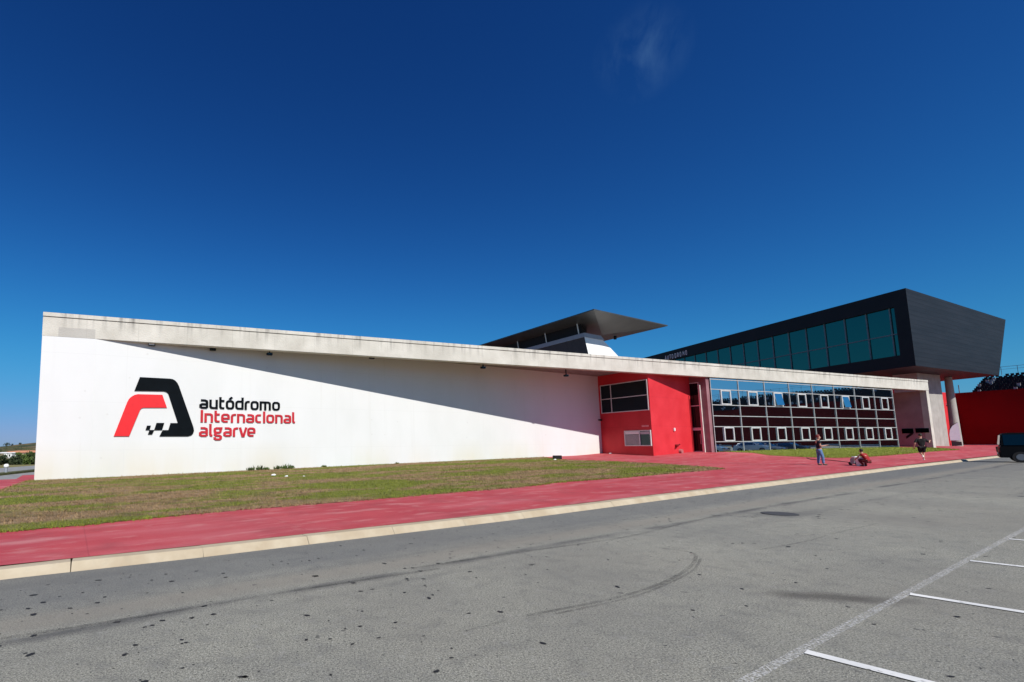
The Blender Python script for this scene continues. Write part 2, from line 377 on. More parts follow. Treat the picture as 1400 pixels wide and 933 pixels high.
# ------------------------------------------------------------------ ground
def fan(mb, pts): return mb.quad(*pts)
g = MB()
def farz(x, y):
    d = math.hypot(x, y)
    t = min(1, max(0, (-x * .35 + y - 62) / 60)) if x < 40 else 0
    return -.06 - 2.2 * (3 * t * t - 2 * t ** 3)
xs = list(range(-400, -80, 20)) + list(range(-80, 100, 5)) + list(range(100, 420, 20)) ; ys = list(range(-300, -60, 20)) + list(range(-60, 160, 5)) + list(range(160, 520, 20))
for i, xx in enumerate(xs):
    for jy, yy in enumerate(ys): g.v.append((xx, yy, farz(xx, yy)))
ny = len(ys)
for i in range(len(xs) - 1):
    for jy in range(ny - 1): g.f.append((i * ny + jy, (i + 1) * ny + jy, (i + 1) * ny + jy + 1, i * ny + jy + 1))
m = M('dry_scrub_ground', .95, spec=.1)
c = m.mix(m.noise(.05, 6, None, .35, .65), (.16, .15, .05), (.27, .22, .12)); c = m.mix(m.math('MULTIPLY', m.noise(.4, 5), .4), c, (.10, .11, .035)); m.color(c); DRY = m.m
struct('ground', g, DRY)
# land running out to the horizon
g = MB(); g.quad((-3500, -3500, -3.2), (3500, -3500, -3.2), (3500, 3500, -3.2), (-3500, 3500, -3.2)); struct('terrain', g, DRY)
# asphalt road + parking lot: one sheet on the camera side of the kerb line
kpx = [(0, 793), (270, 763), (537, 731), (700, 711.5), (960, 677), (1246, 640), (1365, 626)]
kp = [atz(*k, 0)[:2] for k in kpx]
kp = [np.array(k) for k in kp]
kleft = [np.array((-17.5, -14.)), np.array((-15.6, -5.)), np.array((-13., -.5)), np.array((-9.6, 2.9))]
kright = [kp[-1] + (kp[-1] - kp[-2]) / np.linalg.norm(kp[-1] - kp[-2]) * t for t in (25, 50, 90)]
kl = kleft + kp + kright
g = MB()
for a_, b_ in zip(kl[:-1], kl[1:]):
    far = lambda p: np.array([p[0] + 80 * KN[0] * -1, p[1] - 80 * KN[1]])
    g.quad((*a_, 0), (*b_, 0), (*far(b_), 0), (*far(a_), 0)) if False else None
g = MB(); g.quad(*[(p[0], p[1], 0) for p in kl], (200, -140, 0), (-140, -140, 0), (-140, -14, 0)); struct('road', g, ASPH, norm=False)
# side road on the left, in two carriageways with a planted median
def rl(px, py): return atz(px, py, 0)[:2]
dr = np.array([-.122, .9925])
sA, sB = rl(0, 659.4), rl(45, 653.8); dA = (sB - sA) / np.linalg.norm(sB - sA)
dA = np.array([-.10, .995])
c0 = sB; 
def off(p, t, w): return (p[0] + dA[0] * t - dA[1] * w, p[1] + dA[1] * t + dA[0] * w)
g = MB(); g.quad((*off(c0, -60, 0), .006), (*off(c0, 130, 0), .006), (*off(c0, 130, 11.2), .006), (*off(c0, -60, 11.2), .006)); struct('side_road', g, simple('pale_asphalt', (.23, .235, .24), .9, var=.15, sc_=1.5))
# kerb
def offset(poly, d):
    out = []
    for i, p in enumerate(poly):
        a_ = poly[max(0, i - 1)]; b_ = poly[min(len(poly) - 1, i + 1)]; t = (b_ - a_) / np.linalg.norm(b_ - a_)
        out.append(p + np.array([-t[1], t[0]]) * d)
    return out
KW = .34
def resample(poly, step):
    out = []; acc = 0
    for a_, b_ in zip(poly[:-1], poly[1:]):
        l = np.linalg.norm(b_ - a_); t = acc
        while t < l: out.append(a_ + (b_ - a_) * t / l); t += step
        acc = t - l
    return out + [poly[-1]]
ks = resample(kl, 1.74); g = MB()
for a_, b_ in zip(ks[:-1], ks[1:]):
    t = (b_ - a_) / np.linalg.norm(b_ - a_); n_ = np.array([-t[1], t[0]]); b2 = b_ - t * .007
    hz = .112 + random.uniform(-.003, .003)
    P = lambda p, o, z: (p[0] + n_[0] * o, p[1] + n_[1] * o, z)
    g.hexa([P(a_, 0, -.05), P(b2, 0, -.05), P(b2, KW, -.05), P(a_, KW, -.05)], [P(a_, .13, hz), P(b2, .13, hz), P(b2, KW, hz), P(a_, KW, hz)])
struct('kerb', g, KERB)
# red pavement, a sheet over the rising ground behind the kerb
ki = offset(kl, KW - .004)
ir = resample([np.array(p) for p in ki], 1.5)
g = MB(); cols = []
qs = [0, .6, 1.2, 2, 3, 4.5, 6, 8, 10, 12, 14, 16.5, 19, 22, 26, 32, 40, 55, 75]
for p in ir:
    col = []
    for qq in qs:
        s_ = (np.array([*p, 0]) - KP) @ KD
        x_, y_ = p + KN[:2] * qq
        if s_ < -13.2: # trim the corner along the side road
            pass
        col.append((x_, y_, gz(x_, y_)))
    cols.append(col)
for c_ in cols: g.v += c_
nq = len(qs)
lim = c0
for i in range(len(cols) - 1):
    for k in range(nq - 1):
        ctr = (np.array(cols[i][k]) + np.array(cols[i + 1][k + 1])) / 2
        # stay on the building side of the side road edge
        w_ = -(ctr[0] - c0[0]) * dA[1] + (ctr[1] - c0[1]) * dA[0]
        if w_ > -.0: continue
        if ctr[1] > 100 : continue
        g.f.append((i * nq + k, (i + 1) * nq + k, (i + 1) * nq + k + 1, i * nq + k + 1))
struct('pavement', g, REDP, norm=False)
# terrain patches of lawn
def lawn(name, pix, world_pts, lift, mat, bmat, nblade, blen, label):
    poly = [atg(*p)[:2] for p in pix] if pix else []
    poly = world_pts[0] + poly + world_pts[1]
    # ragged edge
    rp = []
    for a_, b_ in zip(poly, poly[1:] + poly[:1]):
        l = np.linalg.norm(np.array(b_) - np.array(a_)); k = max(1, int(l / .25))
        for t in range(k):
            p = np.array(a_) + (np.array(b_) - np.array(a_)) * t / k
            rp.append(p + rng.normal(0, .035, 2))
    pts = np.array(rp)
    def inside(P):
        x, y = P[:, 0], P[:, 1]; r = np.zeros(len(P), bool); n = len(pts); j = n - 1
        for i in range(n):
            xi, yi = pts[i]; xj, yj = pts[j]
            c = ((yi > y) != (yj > y)) & (x < (xj - xi) * (y - yi) / (yj - yi + 1e-12) + xi); r ^= c; j = i
        return r
    bm = bmesh.new(); vs = [bm.verts.new((p[0], p[1], 0)) for p in rp]; bm.faces.new(vs)
    bmesh.ops.triangulate(bm, faces=bm.faces[:])
    # cut by grid so that it follows the slope
    x0, x1 = pts[:, 0].min(), pts[:, 0].max(); y0, y1 = pts[:, 1].min(), pts[:, 1].max()
    for xx in np.arange(x0, x1, 1.5): bmesh.ops.bisect_plane(bm, geom=bm.verts[:] + bm.edges[:] + bm.faces[:], plane_co=(xx, 0, 0), plane_no=(1, 0, 0))
    for yy in np.arange(y0, y1, 1.5): bmesh.ops.bisect_plane(bm, geom=bm.verts[:] + bm.edges[:] + bm.faces[:], plane_co=(0, yy, 0), plane_no=(0, 1, 0))
    for v in bm.verts: v.co.z = gz(v.co.x, v.co.y) + lift
    me = bpy.data.meshes.new(name); bmesh.ops.recalc_face_normals(bm, faces=bm.faces)
    if sum(f.normal.z for f in bm.faces) < 0: bmesh.ops.reverse_faces(bm, faces=bm.faces[:])
    bm.to_mesh(me); bm.free(); o = link(name, me, mat); tag(o, kind='structure')
    # blades
    P = np.column_stack([rng.uniform(x0, x1, nblade * 3), rng.uniform(y0, y1, nblade * 3)]); P = P[inside(P)][:nblade]
    # extra ragged tufts on the outline
    E_ = pts[rng.integers(0, len(pts), nblade // 9)] + rng.normal(0, .06, (nblade // 9, 2)); P = np.vstack([P, E_]); n = len(P)
    v3 = np.column_stack([P, np.zeros(n)]) - KP; s_ = v3 @ KD; q_ = np.maximum(0, v3 @ KN)
    gg = np.interp(s_, [-40, -9.7, 10, 30.3, 40.3, 70.2, 90, 125, 180], [0, .001, .012, .0225, .0464, .082, .058, .02, .01])
    z = np.minimum(.115 + gg * q_, .78) + lift - .01
    h = blen * rng.uniform(.35, 1.3, n) * np.where(rng.random(n) < .03, 2.0, 1); th = rng.uniform(0, 2 * np.pi, n); wd = .007 + .011 * rng.random(n)
    ln = rng.normal(0, .45, (n, 2)) * h[:, None]
    a = np.column_stack([P[:, 0] - np.cos(th) * wd, P[:, 1] - np.sin(th) * wd, z]); b = np.column_stack([P[:, 0] + np.cos(th) * wd, P[:, 1] + np.sin(th) * wd, z])
    t = np.column_stack([P + ln, z + h]); V = np.stack([a, b, t], 1).reshape(-1, 3)
    me = bpy.data.meshes.new(name + '_blades'); me.vertices.add(3 * n); me.loops.add(3 * n); me.polygons.add(n)
    me.vertices.foreach_set('co', V.ravel().astype('f')); me.loops.foreach_set('vertex_index', np.arange(3 * n, dtype='i'))
    me.polygons.foreach_set('loop_start', np.arange(0, 3 * n, 3, dtype='i')); me.update()
    o = link('grass', me, bmat); tag(o, label, 'grass', kind='stuff')
    return inside
near1 = [(0, 728), (20, 726.5), (110, 719), (190, 711), (270, 703), (330, 697.5), (400, 692), (500, 684), (600, 675.5), (700, 667.5), (775, 659), (850, 653.6), (914, 648), (978.6, 642.4), (987, 640.7),
         (957, 638.2), (893, 634), (828.6, 631), (764, 629)]
wallback = [B3(33, 5.0, 0)[:2], B3(-2.3, .3, 0)[:2]]
left1 = [atg(32, 660)[:2], atg(13, 668)[:2], atg(0, 672)[:2], atg(-60, 700)[:2], atg(-160, 742)[:2]]
lawn('lawn', near1, ([], wallback + [atg(45, 657)[:2]] + left1), .012, GRA, GRAb, 120000, .055, 'short patchy green and brown grass along the white wall')
pix2 = [(1029, 619.5), (1053, 623), (1100, 625.3), (1143, 626.4), (1186, 625), (1225, 622), (1268, 618), (1302, 615.7), (1311.5, 614.9), (1299, 614.2), (1276, 612.6), (1236, 612.4)]
wb2 = [B3(78.3, .1, 0)[:2], B3(49.2, .1, 0)[:2]]
lawn('lawn', pix2, ([], wb2), .015, GRB, GRBb, 40000, .07, 'bright green strip of grass below the glass facade')

# ------------------------------------------------------------------ main building
WX = 1.085                                   # far end of the white wall
WR = CAMP + (atz(817, 515, 7.25) - CAMP) * WX
ZS = float(WR[2])                            # height of the recessed soffit
wl = np.array([WR[0], WR[1], 0])
bld = thing('circuit_building', B3(40, 2, 0), 'long low building with a concrete roof beam, white wall, red box and glass facade', 'building')
up3 = np.array([0, 0, 1.])
def bbox(mb, a0, a1, n0, n1, z0, z1): return mb.fb(O3, A, N, a0, a1, n0, n1, z0, z1)
AL, AR = -2.45, 86.4
mb = MB(); bbox(mb, AL, AR, 0, .45, 7.25, 8.24); mesh('roof_beam', mb, CONC, bld, bevel=.015)
mb = MB(); bbox(mb, AL, AR, -.03, .48, 8.26, 8.47); mesh('coping', mb, CONC, bld, bevel=.012)
mb = MB(); bbox(mb, AL + .02, AR - .02, .46, 27, ZS, 8.2); mesh('roof_slab', mb, simple('roof_gravel', (.22, .21, .20), .9, var=.2), bld)
# white wall (folds back from the beam line)
wd = wl - O3; wln = np.linalg.norm(wd[:2]); wd = wd / wln; wn_ = np.array([-wd[1], wd[0], 0])
mb = MB(); 
fr = [B3(AL + .01, -.02, 0), B3(0, -.02, 0), wl, wl + N * .5, B3(0, .5, 0), B3(AL + .01, .5, 0)]
fr = [B3(AL + .01, .01, 0), B3(-.05, .01, 0), wl, wl + N * .6, B3(0, .62, 0), B3(AL + .01, .62, 0)]
mb.hexa([p - up3 * .6 for p in fr], [p + up3 * (ZS - .003) for p in fr])
mesh('white_wall', mb, WHITE, bld)
mb = MB(); bbox(mb, AL + .01, -.05, -.0, .01, -.4, 7.247); mesh('white_wall_end', mb, WHITE, bld)
# hidden sides and back
mb = MB(); bbox(mb, AL + .02, AL + .4, .65, 26.5, -1, ZS - .003); bbox(mb, AL + .4, AR - .6, 26.1, 26.5, -1, ZS - .003); mesh('side_wall', mb, WHITE, bld)
# red box
cor = onpl(892, 600, WR, N); cor = O3 + A * ((cor - O3) @ A) + N * max(.12, (cor - O3) @ N); cor[2] = 0
RD = ray(1550, 597).copy(); RD[2] = 0; RD /= np.linalg.norm(RD)
e1 = onpl(949, 580, cor, RD); e1[2] = 0
back = lambda p, n: p + N * n
ea, en = (e1 - O3) @ A, (e1 - O3) @ N
WA = (wl - O3) @ A; CA = (cor - O3) @ A
ZT = ZS - .003
q_ = [wl + A * .0, cor, e1, B3(ea, 9, 0), B3(WA, 9, 0)]
q_[0] = wl + A * .004
mb = MB(); mb.hexa([p - up3 * .3 for p in q_], [p + up3 * ZT for p in q_]); mesh('red_wall', mb, REDW, bld)
# windows of the red box side face
fd = (wl - cor); fl = np.linalg.norm(fd[:2]); fd = fd / fl; fnn = np.array([-fd[1], fd[0], 0])
if (CAMP - cor) @ fnn < 0: fnn = -fnn       # pointing out of the face, towards the camera
def uz(px, py, p, d):
    h = onpl(px, py, p, d); return float((h - p) @ d), float(h[2])
def window(parent, p, d, n, u0, u1, z0, z1, fw_, gm, name='window', us=(), zs=(), depth=.05, panes=True):
    if u0 > u1: u0, u1 = u1, u0
    mb = MB(); f = lambda a, b, c, e: mb.fb(p, d, n, a, b, .006, depth, c, e)
    f(u0, u1, z1 - fw_, z1); f(u0, u1, z0, z0 + fw_)
    f(u0, u0 + fw_, z0 + fw_, z1 - fw_); f(u1 - fw_, u1, z0 + fw_, z1 - fw_)
    for a in us: f(a - fw_ / 2, a + fw_ / 2, z0 + fw_, z1 - fw_)
    for (zz, a, b) in zs: mb.fb(p, d, n, a, b, .008, depth - .004, zz - fw_ / 2, zz + fw_ / 2)
    o = mesh(name, mb, ALU, parent)
    if panes:
        mb = MB(); mb.fb(p, d, n, u0 + .01, u1 - .01, .003, .02, z0 + .01, z1 - .01); mesh('pane', mb, gm, o)
    return o
cw = cor
ua, za = uz(884.4, 518.6, cw, fd); ub, zb = uz(820.5, 529, cw, fd); uc, zc = uz(887, 561, cw, fd); um, _ = uz(836, 547, cw, fd); _, zm = uz(885, 540, cw, fd)
ub = min(ub, fl - .08)
window(bld, cw, fd, fnn, ua, ub, zc, za, .07, GLD, 'window', us=(um,), zs=((zm, ua + .07, ub - .07),))
ka, kz1 = uz(890, 588, cw, fd); kb, _ = uz(854, 589.5, cw, fd); _, kz0 = uz(891, 610, cw, fd); km, _ = uz(875.5, 600, cw, fd)
kw = window(bld, cw, fd, fnn, ka, kb, kz0, kz1, .07, GLD, 'ticket_window', us=(km,), depth=.09)
mb = MB()
for i in range(16):
    zz = kz0 + .1 + i * (kz1 - kz0 - .45) / 16; mb.fb(cw, fd, fnn, km + .05, kb - .09, .024, .055, zz, zz + .038)
mesh('blind', mb, simple('grey_blind', (.42, .42, .43), .6, var=.05), kw)
mb = MB(); mb.fb(cw, fd, fnn, km + .05, kb - .09, .022, .07, kz1 - .32, kz1 - .08); mesh('shutter_box', mb, WP, kw)
mb = MB(); mb.fb(cw, fd, fnn, ka + .12, km - .08, .022, .06, kz1 - .34, kz1 - .12); mesh('notice', mb, simple('grey_notice', (.5, .5, .52), .6), kw)
sa, sz = uz(887, 582.5, cw, fd); sb2, _ = uz(877.5, 582.5, cw, fd)
mb = MB(); mb.fb(cw, fd, fnn, sa, sb2, .003, .02, sz - .07, sz + .07); mesh('sign_strip', mb, simple('pink_sign', (.75, .25, .27), .5), bld)
# recess between the red box and the glass
ga0 = 47.92 - .45                         # front edge of the wine return wall
d0 = en + .35
mb = MB(); bbox(mb, ea + .004, ga0 + .5, 6.6, 6.9, .2, ZT); mesh('recess_wall', mb, WINE, bld)
mb = MB(); bbox(mb, ga0, ga0 + .39, .2, 6.6, .2, ZT); mesh('return_wall', mb, WINE, bld)
# glazed entrance screen and door on the side of the recess
sp_ = B3(ga0, 0, 0)
us0, _ = uz(948, 600, sp_, N); us1, _ = uz(957.5, 552, sp_, N); ud0, _ = uz(949.5, 600, sp_, N); ud1, _ = uz(962, 600, sp_, N)
_, zd = uz(956, 586.5, sp_, N); _, zq = uz(953, 555, sp_, N)
us0 = max(us0, us1 + 1.6)
ent = window(bld, sp_, N, -A, us1, us0, zd + .02, 6.9, .08, GLD, 'entrance_screen', zs=((zq, us1 + .09, us0 - .09),))
dor = window(bld, sp_, N, -A, ud1, max(ud0, ud1 + 1.3), .66, zd, .14, GLD, 'door')
mb = MB(); mb.fb(sp_, N, -A, ud1 + .16, ud1 + .20, .06, .14, 1.4, 2.3); mesh('handle', mb, ALUD, dor)
mb = MB(); mb.fb(sp_, N, -A, us1 - .1, us1 - .004, .01, .16, .6, 6.2); mesh('screen_post', mb, ALU, bld)
# tall light post standing in the recess
h = onpl(979, 619, B3(0, -.25, 0), A); pa = (h - O3) @ A; ht = onpl(968.5, 524, B3(0, -.25, 0), A)
mb = MB(); bbox(mb, ga0 - .32, ga0 - .22, .55, .65, .5, 6.6); mesh('door_post', mb, simple('pale_steel', (.6, .55, .5), .5), bld)
# glass facade
ZG = [.66, 1.60, 2.92, 3.86, 4.83, 6.21, 7.10]
gz0, gz1 = .66, 7.2
bays = [47.92 + 3.814 * i for i in range(9)]
GP0 = B3(0, .12, 0)
mb = MB(); rows_ = [gz0] + ZG[1:-1] + [gz1]
for i_ in range(8):
    for z0_, z1_ in zip(rows_[:-1], rows_[1:]):
        ta, tz, nn0 = random.uniform(-.007, .007), random.uniform(-.0035, .0035), .147 + random.uniform(0, .003)
        mb.quad(B3(bays[i_], nn0 - ta, z0_), B3(bays[i_ + 1], nn0 + ta, z0_), B3(bays[i_ + 1], nn0 + ta + tz, z1_), B3(bays[i_], nn0 - ta + tz, z1_))

fac = mesh('glass_facade', mb, GL, bld)
mb = MB(); bbox(mb, bays[0] - .05, bays[-1] + .05, .18, .5, .3, ZT); mesh('facade_backing', mb, BLK2, bld)
for i, a in enumerate(bays):
    mb = MB(); bbox(mb, a - .032, a + .032, .10, .139, gz0, gz1 - .003); mesh('mullion', mb, ALUF, fac)
for z in ZG:
    mb = MB(); bbox(mb, bays[0] - .045, bays[-1] + .045, .105, .138, z - .032, z + .032); mesh('transom', mb, ALUF, fac)
for r_, (z0, z1) in enumerate(((1.64, 2.88), (4.87, 6.17))):
    for i in range(8):
        a0 = bays[i] + 1.28; a1 = a0 + 1.38
        op = r_ == 1 and i in (2, 5)
        mb = MB(); f = lambda p, q2, c, d_: bbox(mb, p, q2, .085, .135, c, d_)
        f(a0, a1, z0, z0 + .10); f(a0, a1, z1 - .10, z1); f(a0, a0 + .12, z0 + .10, z1 - .10); f(a1 - .12, a1, z0 + .10, z1 - .10)
        o = mesh('window', mb, ALUW, fac)
        mb = MB(); t = .35 if op else 0
        if op:      # bottom-hung sash tilted inwards
            b4 = [B3(a0 + .14, .10, z0 + .14), B3(a1 - .14, .10, z0 + .14), B3(a1 - .14, .10 + t, z1 - .14), B3(a0 + .14, .10 + t, z1 - .14)]
            b4 = [B3(a0 + .13, -.07, z0 + .11), B3(a1 - .13, -.07, z0 + .11), B3(a1 - .13, .10, z1 - .11), B3(a0 + .13, .10, z1 - .11)]
            mb.hexa([p + N * .03 for p in b4], b4); mesh('open_sash', mb, GL, o)['label'] = 'open top-hung sash reflecting the sky'
        else:
            bbox(mb, a0 + .11, a1 - .11, .12, .139, z0 + .12, z1 - .12); mesh('pane', mb, GL, o)
# shaded porch at the right end
aR = bays[-1] + .06
mb = MB(); bbox(mb, aR, AR - .62, 6.8, 7.1, .2, ZT); mesh('porch_wall', mb, WINE, bld)
mb = MB(); bbox(mb, AR - .62, AR - .02, .02, .55, .2, 7.247); mesh('end_wall', mb, CONC, bld, bevel=.01)
mb = MB(); bbox(mb, AR - .60, AR - .04, .552, 7.1, .2, 7.247)
m = M('mauve_plaster', .8, spec=.2)
c = m.mix(m.noise(.7, 6, None, .3, .7), (.30, .19, .195), (.42, .29, .295)); m.color(c).bump(m.noise(9, 5), .2, .01); mesh('porch_side_wall', mb, m.m, bld)
pw = B3(AR - .60, 0, 0)
def slot(p0, p1, p2):
    a0, z1 = uz(*p0, pw, N); a1, _ = uz(*p1, pw, N); _, z0 = uz(*p2, pw, N)
    mb = MB(); mb.fb(pw, N, -A, min(a0, a1), max(a0, a1), .004, .05, z0, z1); return mb
mesh('slot_window', slot((1233, 586.5), (1248.5, 586.5), (1233, 593)), GLD, bld); mesh('slot_window', slot((1251.5, 586), (1270, 586), (1252, 592)), GLD, bld)
a0, z1 = uz(1248.5, 592.5, pw, N); a1, z0 = uz(1239.5, 598.5, pw, N)
mb = MB(); s0 = pw + N * a0 + up3 * z1 - A * .054; s1 = pw + N * a1 + up3 * z0 - A * .054
mb.hexa([s0 - up3 * .14, s0 + up3 * .14, s1 + up3 * .14, s1 - up3 * .14], [p - A * .03 for p in (s0 - up3 * .14, s0 + up3 * .14, s1 + up3 * .14, s1 - up3 * .14)])
mesh('arrow_mark', mb, BLK2, bld)

# ---- emblem and lettering on the white wall (own top-level signs)
wo_ = B3(-.05, .01, 0); wdd = wl - wo_; wdd /= np.linalg.norm(wdd); wnn = np.array([wdd[1], -wdd[0], 0])     # towards the camera
def wuz(px, py): return uz(px, py, wo_, wdd)
def wpt(u, z, n): return wo_ + wdd * u + wnn * n + up3 * z
SBLK = simple('black_sign_paint', (.003, .005, .007), .85, spec=.08, var=.15); SRED = simple('red_sign_paint', (.68, .010, .016), .55, var=.05); SRED2 = simple('red_letter_paint', (.46, .008, .02), .6, var=.1)
def zpx(x, y): return (140 + x / 4.667, 490 + y / 4.667)
def emblem_poly(pts, name, mat, parent, th=.05):
    q2 = [wuz(*zpx(*p)) for p in pts]
    mb = MB(); mb.hexa([wpt(u, z, .012) for u, z in q2], [wpt(u, z, th) for u, z in q2])
    me = bpy.data.meshes.new(name); me.from_pydata(mb.v, [], mb.f); bm = bmesh.new(); bm.from_mesh(me)
    bmesh.ops.triangulate(bm, faces=[f for f in bm.faces if len(f.verts) > 4]); bmesh.ops.recalc_face_normals(bm, faces=bm.faces); bm.to_mesh(me); bm.free()
    return link(name, me, mat, parent)
eb = wpt(*wuz(200, 590), .05)
emb = thing('emblem', eb, 'big emblem of a black and red folded letter A on the white wall', 'emblem')
emblem_poly([(239, 121), (430, 131), (448, 134), (464, 143), (477, 157), (487, 176), (580, 440), (584, 462), (578, 480), (566, 492), (545, 498), (364, 498), (378, 470), (384, 459), (420, 459), (434, 414), (481, 414),
             (425, 243), (419, 226), (408, 216), (392, 211), (204, 208)], 'black_band', SBLK, emb)
emblem_poly([(72, 498), (157, 283), (168, 262), (184, 246), (204, 235), (225, 230), (382, 234), (411, 316), (262, 316), (250, 319), (240, 330), (170, 498)], 'red_band', SRED, emb)
for k, pts in enumerate([[(345, 413), (394, 413), (380, 458), (330, 458)], [(284, 430), (309, 430), (300, 458), (275, 458)], [(300, 458), (330, 458), (317, 486), (290, 486)]]):
    emblem_poly(pts, 'flag_square', SBLK, emb)
# lettering built from rounded strokes
LT = .215
G_ = {  # centre-line strokes on a grid: x-height 1, baseline 0
 'a': ([[(.08, .98), (.48, .98), (.66, .90), (.70, .72), (.70, .12)], [(.70, .12), (.20, .12), (.05, .22), (.05, .42), (.20, .53), (.70, .53)]], .88),
 'u': ([[(.05, 1.08), (.05, .3), (.15, .14), (.35, .12), (.68, .12)], [(.68, 1.08), (.68, .0)]], .86),
 't': ([[(.08, 1.42), (.08, .30), (.16, .14), (.34, .12), (.50, .12)], [(.08, .98), (.50, .98)]], .64),
 'o': ([[(.20, .98), (.52, .98), (.66, .88), (.70, .72), (.70, .38), (.66, .22), (.52, .12), (.20, .12), (.08, .22), (.04, .38), (.04, .72), (.08, .88), (.20, .98)]], .88),
 'd': ([[(.70, .98), (.22, .98), (.08, .88), (.04, .72), (.04, .38), (.08, .22), (.22, .12), (.70, .12)], [(.70, 1.46), (.70, .02)]], .88),
 'r': ([[(.05, .0), (.05, .74), (.12, .92), (.28, .98), (.48, .98)]], .58),
 'm': ([[(.05, .0), (.05, .98), (.90, .98), (1.04, .90), (1.08, .74), (1.08, .0)], [(.56, .98), (.56, .0)]], 1.26),
 'n': ([[(.05, .0), (.05, .98), (.50, .98), (.64, .90), (.68, .74), (.68, .0)]], .86),
 'e': ([[(.62, .12), (.22, .12), (.08, .22), (.04, .38), (.04, .72), (.08, .88), (.22, .98), (.52, .98), (.66, .90), (.70, .72), (.70, .50), (.10, .50)]], .88),
 'i': ([[(.10, 1.46), (.10, .0)]], .38),
 'l': ([[(.06, 1.46), (.06, .30), (.12, .14), (.28, .12)]], .40),
 'c': ([[(.56, .98), (.22, .98), (.08, .88), (.04, .72), (.04, .38), (.08, .22), (.22, .12), (.56, .12)]], .72),
 'g': ([[(.84, .98), (.22, .98), (.08, .90), (.05, .72), (.08, .56), (.22, .48), (.50, .48), (.62, .56), (.66, .72), (.62, .90)], [(.14, .44), (.08, .25), (.20, .14), (.56, .12), (.68, .0), (.68, -.18), (.56, -.30), (.18, -.30), (.06, -.20), (.06, -.05)]], .88),
 'v': ([[(.02, 1.08), (.30, .06), (.42, .06), (.70, 1.08)]], .78),
}
G_['O'] = G_['o']
def ribbon(mb, pts, w, put, n0, n1):
    P = [np.array(p, float) for p in pts]; n = len(P); Lf = []; Rt = []
    closed = np.allclose(P[0], P[-1])
    for i in range(n):
        if i == 0: d1 = d2 = P[1] - P[0]
        elif i == n - 1: d1 = d2 = P[-1] - P[-2]
        else: d1 = P[i] - P[i - 1]; d2 = P[i + 1] - P[i]
        if closed and i in (0, n - 1): d1 = P[-1] - P[-2]; d2 = P[1] - P[0]
        d1 = d1 / np.linalg.norm(d1); d2 = d2 / np.linalg.norm(d2)
        a = np.array([-d1[1], d1[0]]); b = np.array([-d2[1], d2[0]]); m_ = a + b; m_ = m_ / np.linalg.norm(m_); k = min(1.5, 1 / max(.3, m_ @ a))
        Lf.append(P[i] + m_ * w / 2 * k); Rt.append(P[i] - m_ * w / 2 * k)
    i0 = len(mb.v)
    for i in range(n):
        for q2, nn_ in ((Lf[i], n0), (Rt[i], n0), (Rt[i], n1), (Lf[i], n1)): mb.v.append(tuple(put(q2[0], q2[1], nn_)))
    for i in range(n - 1):
        a = i0 + 4 * i; b = a + 4
        for k in range(4): mb.f.append((a + k, a + (k + 1) % 4, b + (k + 1) % 4, b + k))
    mb.f.append((i0, i0 + 3, i0 + 2, i0 + 1)); e = i0 + 4 * (n - 1); mb.f.append((e, e + 1, e + 2, e + 3))
def word(parent, name, text, p_left, p_right, xh, mat, put_, lt=LT):
    adv = sum(G_[c.replace('\u00f3', 'o')][1] for c in text) - .12
    (ul, zl), (ur, _) = p_left, p_right; sx = (ur - ul) / adv; x = 0
    for c in text:
        gl, ad = G_[c.replace('\u00f3', 'o')]
        mb = MB(); put = lambda gx, gy, n: put_(ul + (x + gx) * sx, zl + gy * xh, n)
        for k, st_ in enumerate(gl): ribbon(mb, [(p_[0] * .88, p_[1]) for p_ in st_], lt, put, .012, .05 + .003 * k)
        if c == '\u00f3': ribbon(mb, [(.28, 1.18), (.50, 1.46)], .22, put, .012, .05)
        mesh('letter', mb, mat, parent); x += ad
def wput(u, z, n): return wpt(u, z, n)
def line(text, px0, px1, py0, py1, mat, ph, lab):
    """px0,px1: left and right pixel; py0: baseline pixel at the left"""
    u0_, z0_ = wuz(px0, py0); u1_, z1_ = wuz(px1, py1); _, zt_ = wuz(px0, py0 - ph); xh = (zt_ - z0_) / 1.09
    t_ = thing('wall_lettering', wpt((u0_ + u1_) / 2, z0_, .05), lab, 'lettering', None)
    word(t_, text, text, (u0_ + .05, z0_), (u1_, z0_), xh, mat, wput)
    return t_
line('aut\u00f3dromo', 272, 383, 558.8, 561.5, SBLK, 12.8, 'black word aut\u00f3dromo in raised letters on the white wall, top line')
line('internacional', 273, 403.5, 577.5, 580, SRED2, 12.5, 'red word internacional in raised letters, middle line under the black word')
line('algarve', 271.5, 349.5, 597.3, 598.2, SRED2, 13.2, 'red word algarve in raised letters, bottom line of the wall sign')

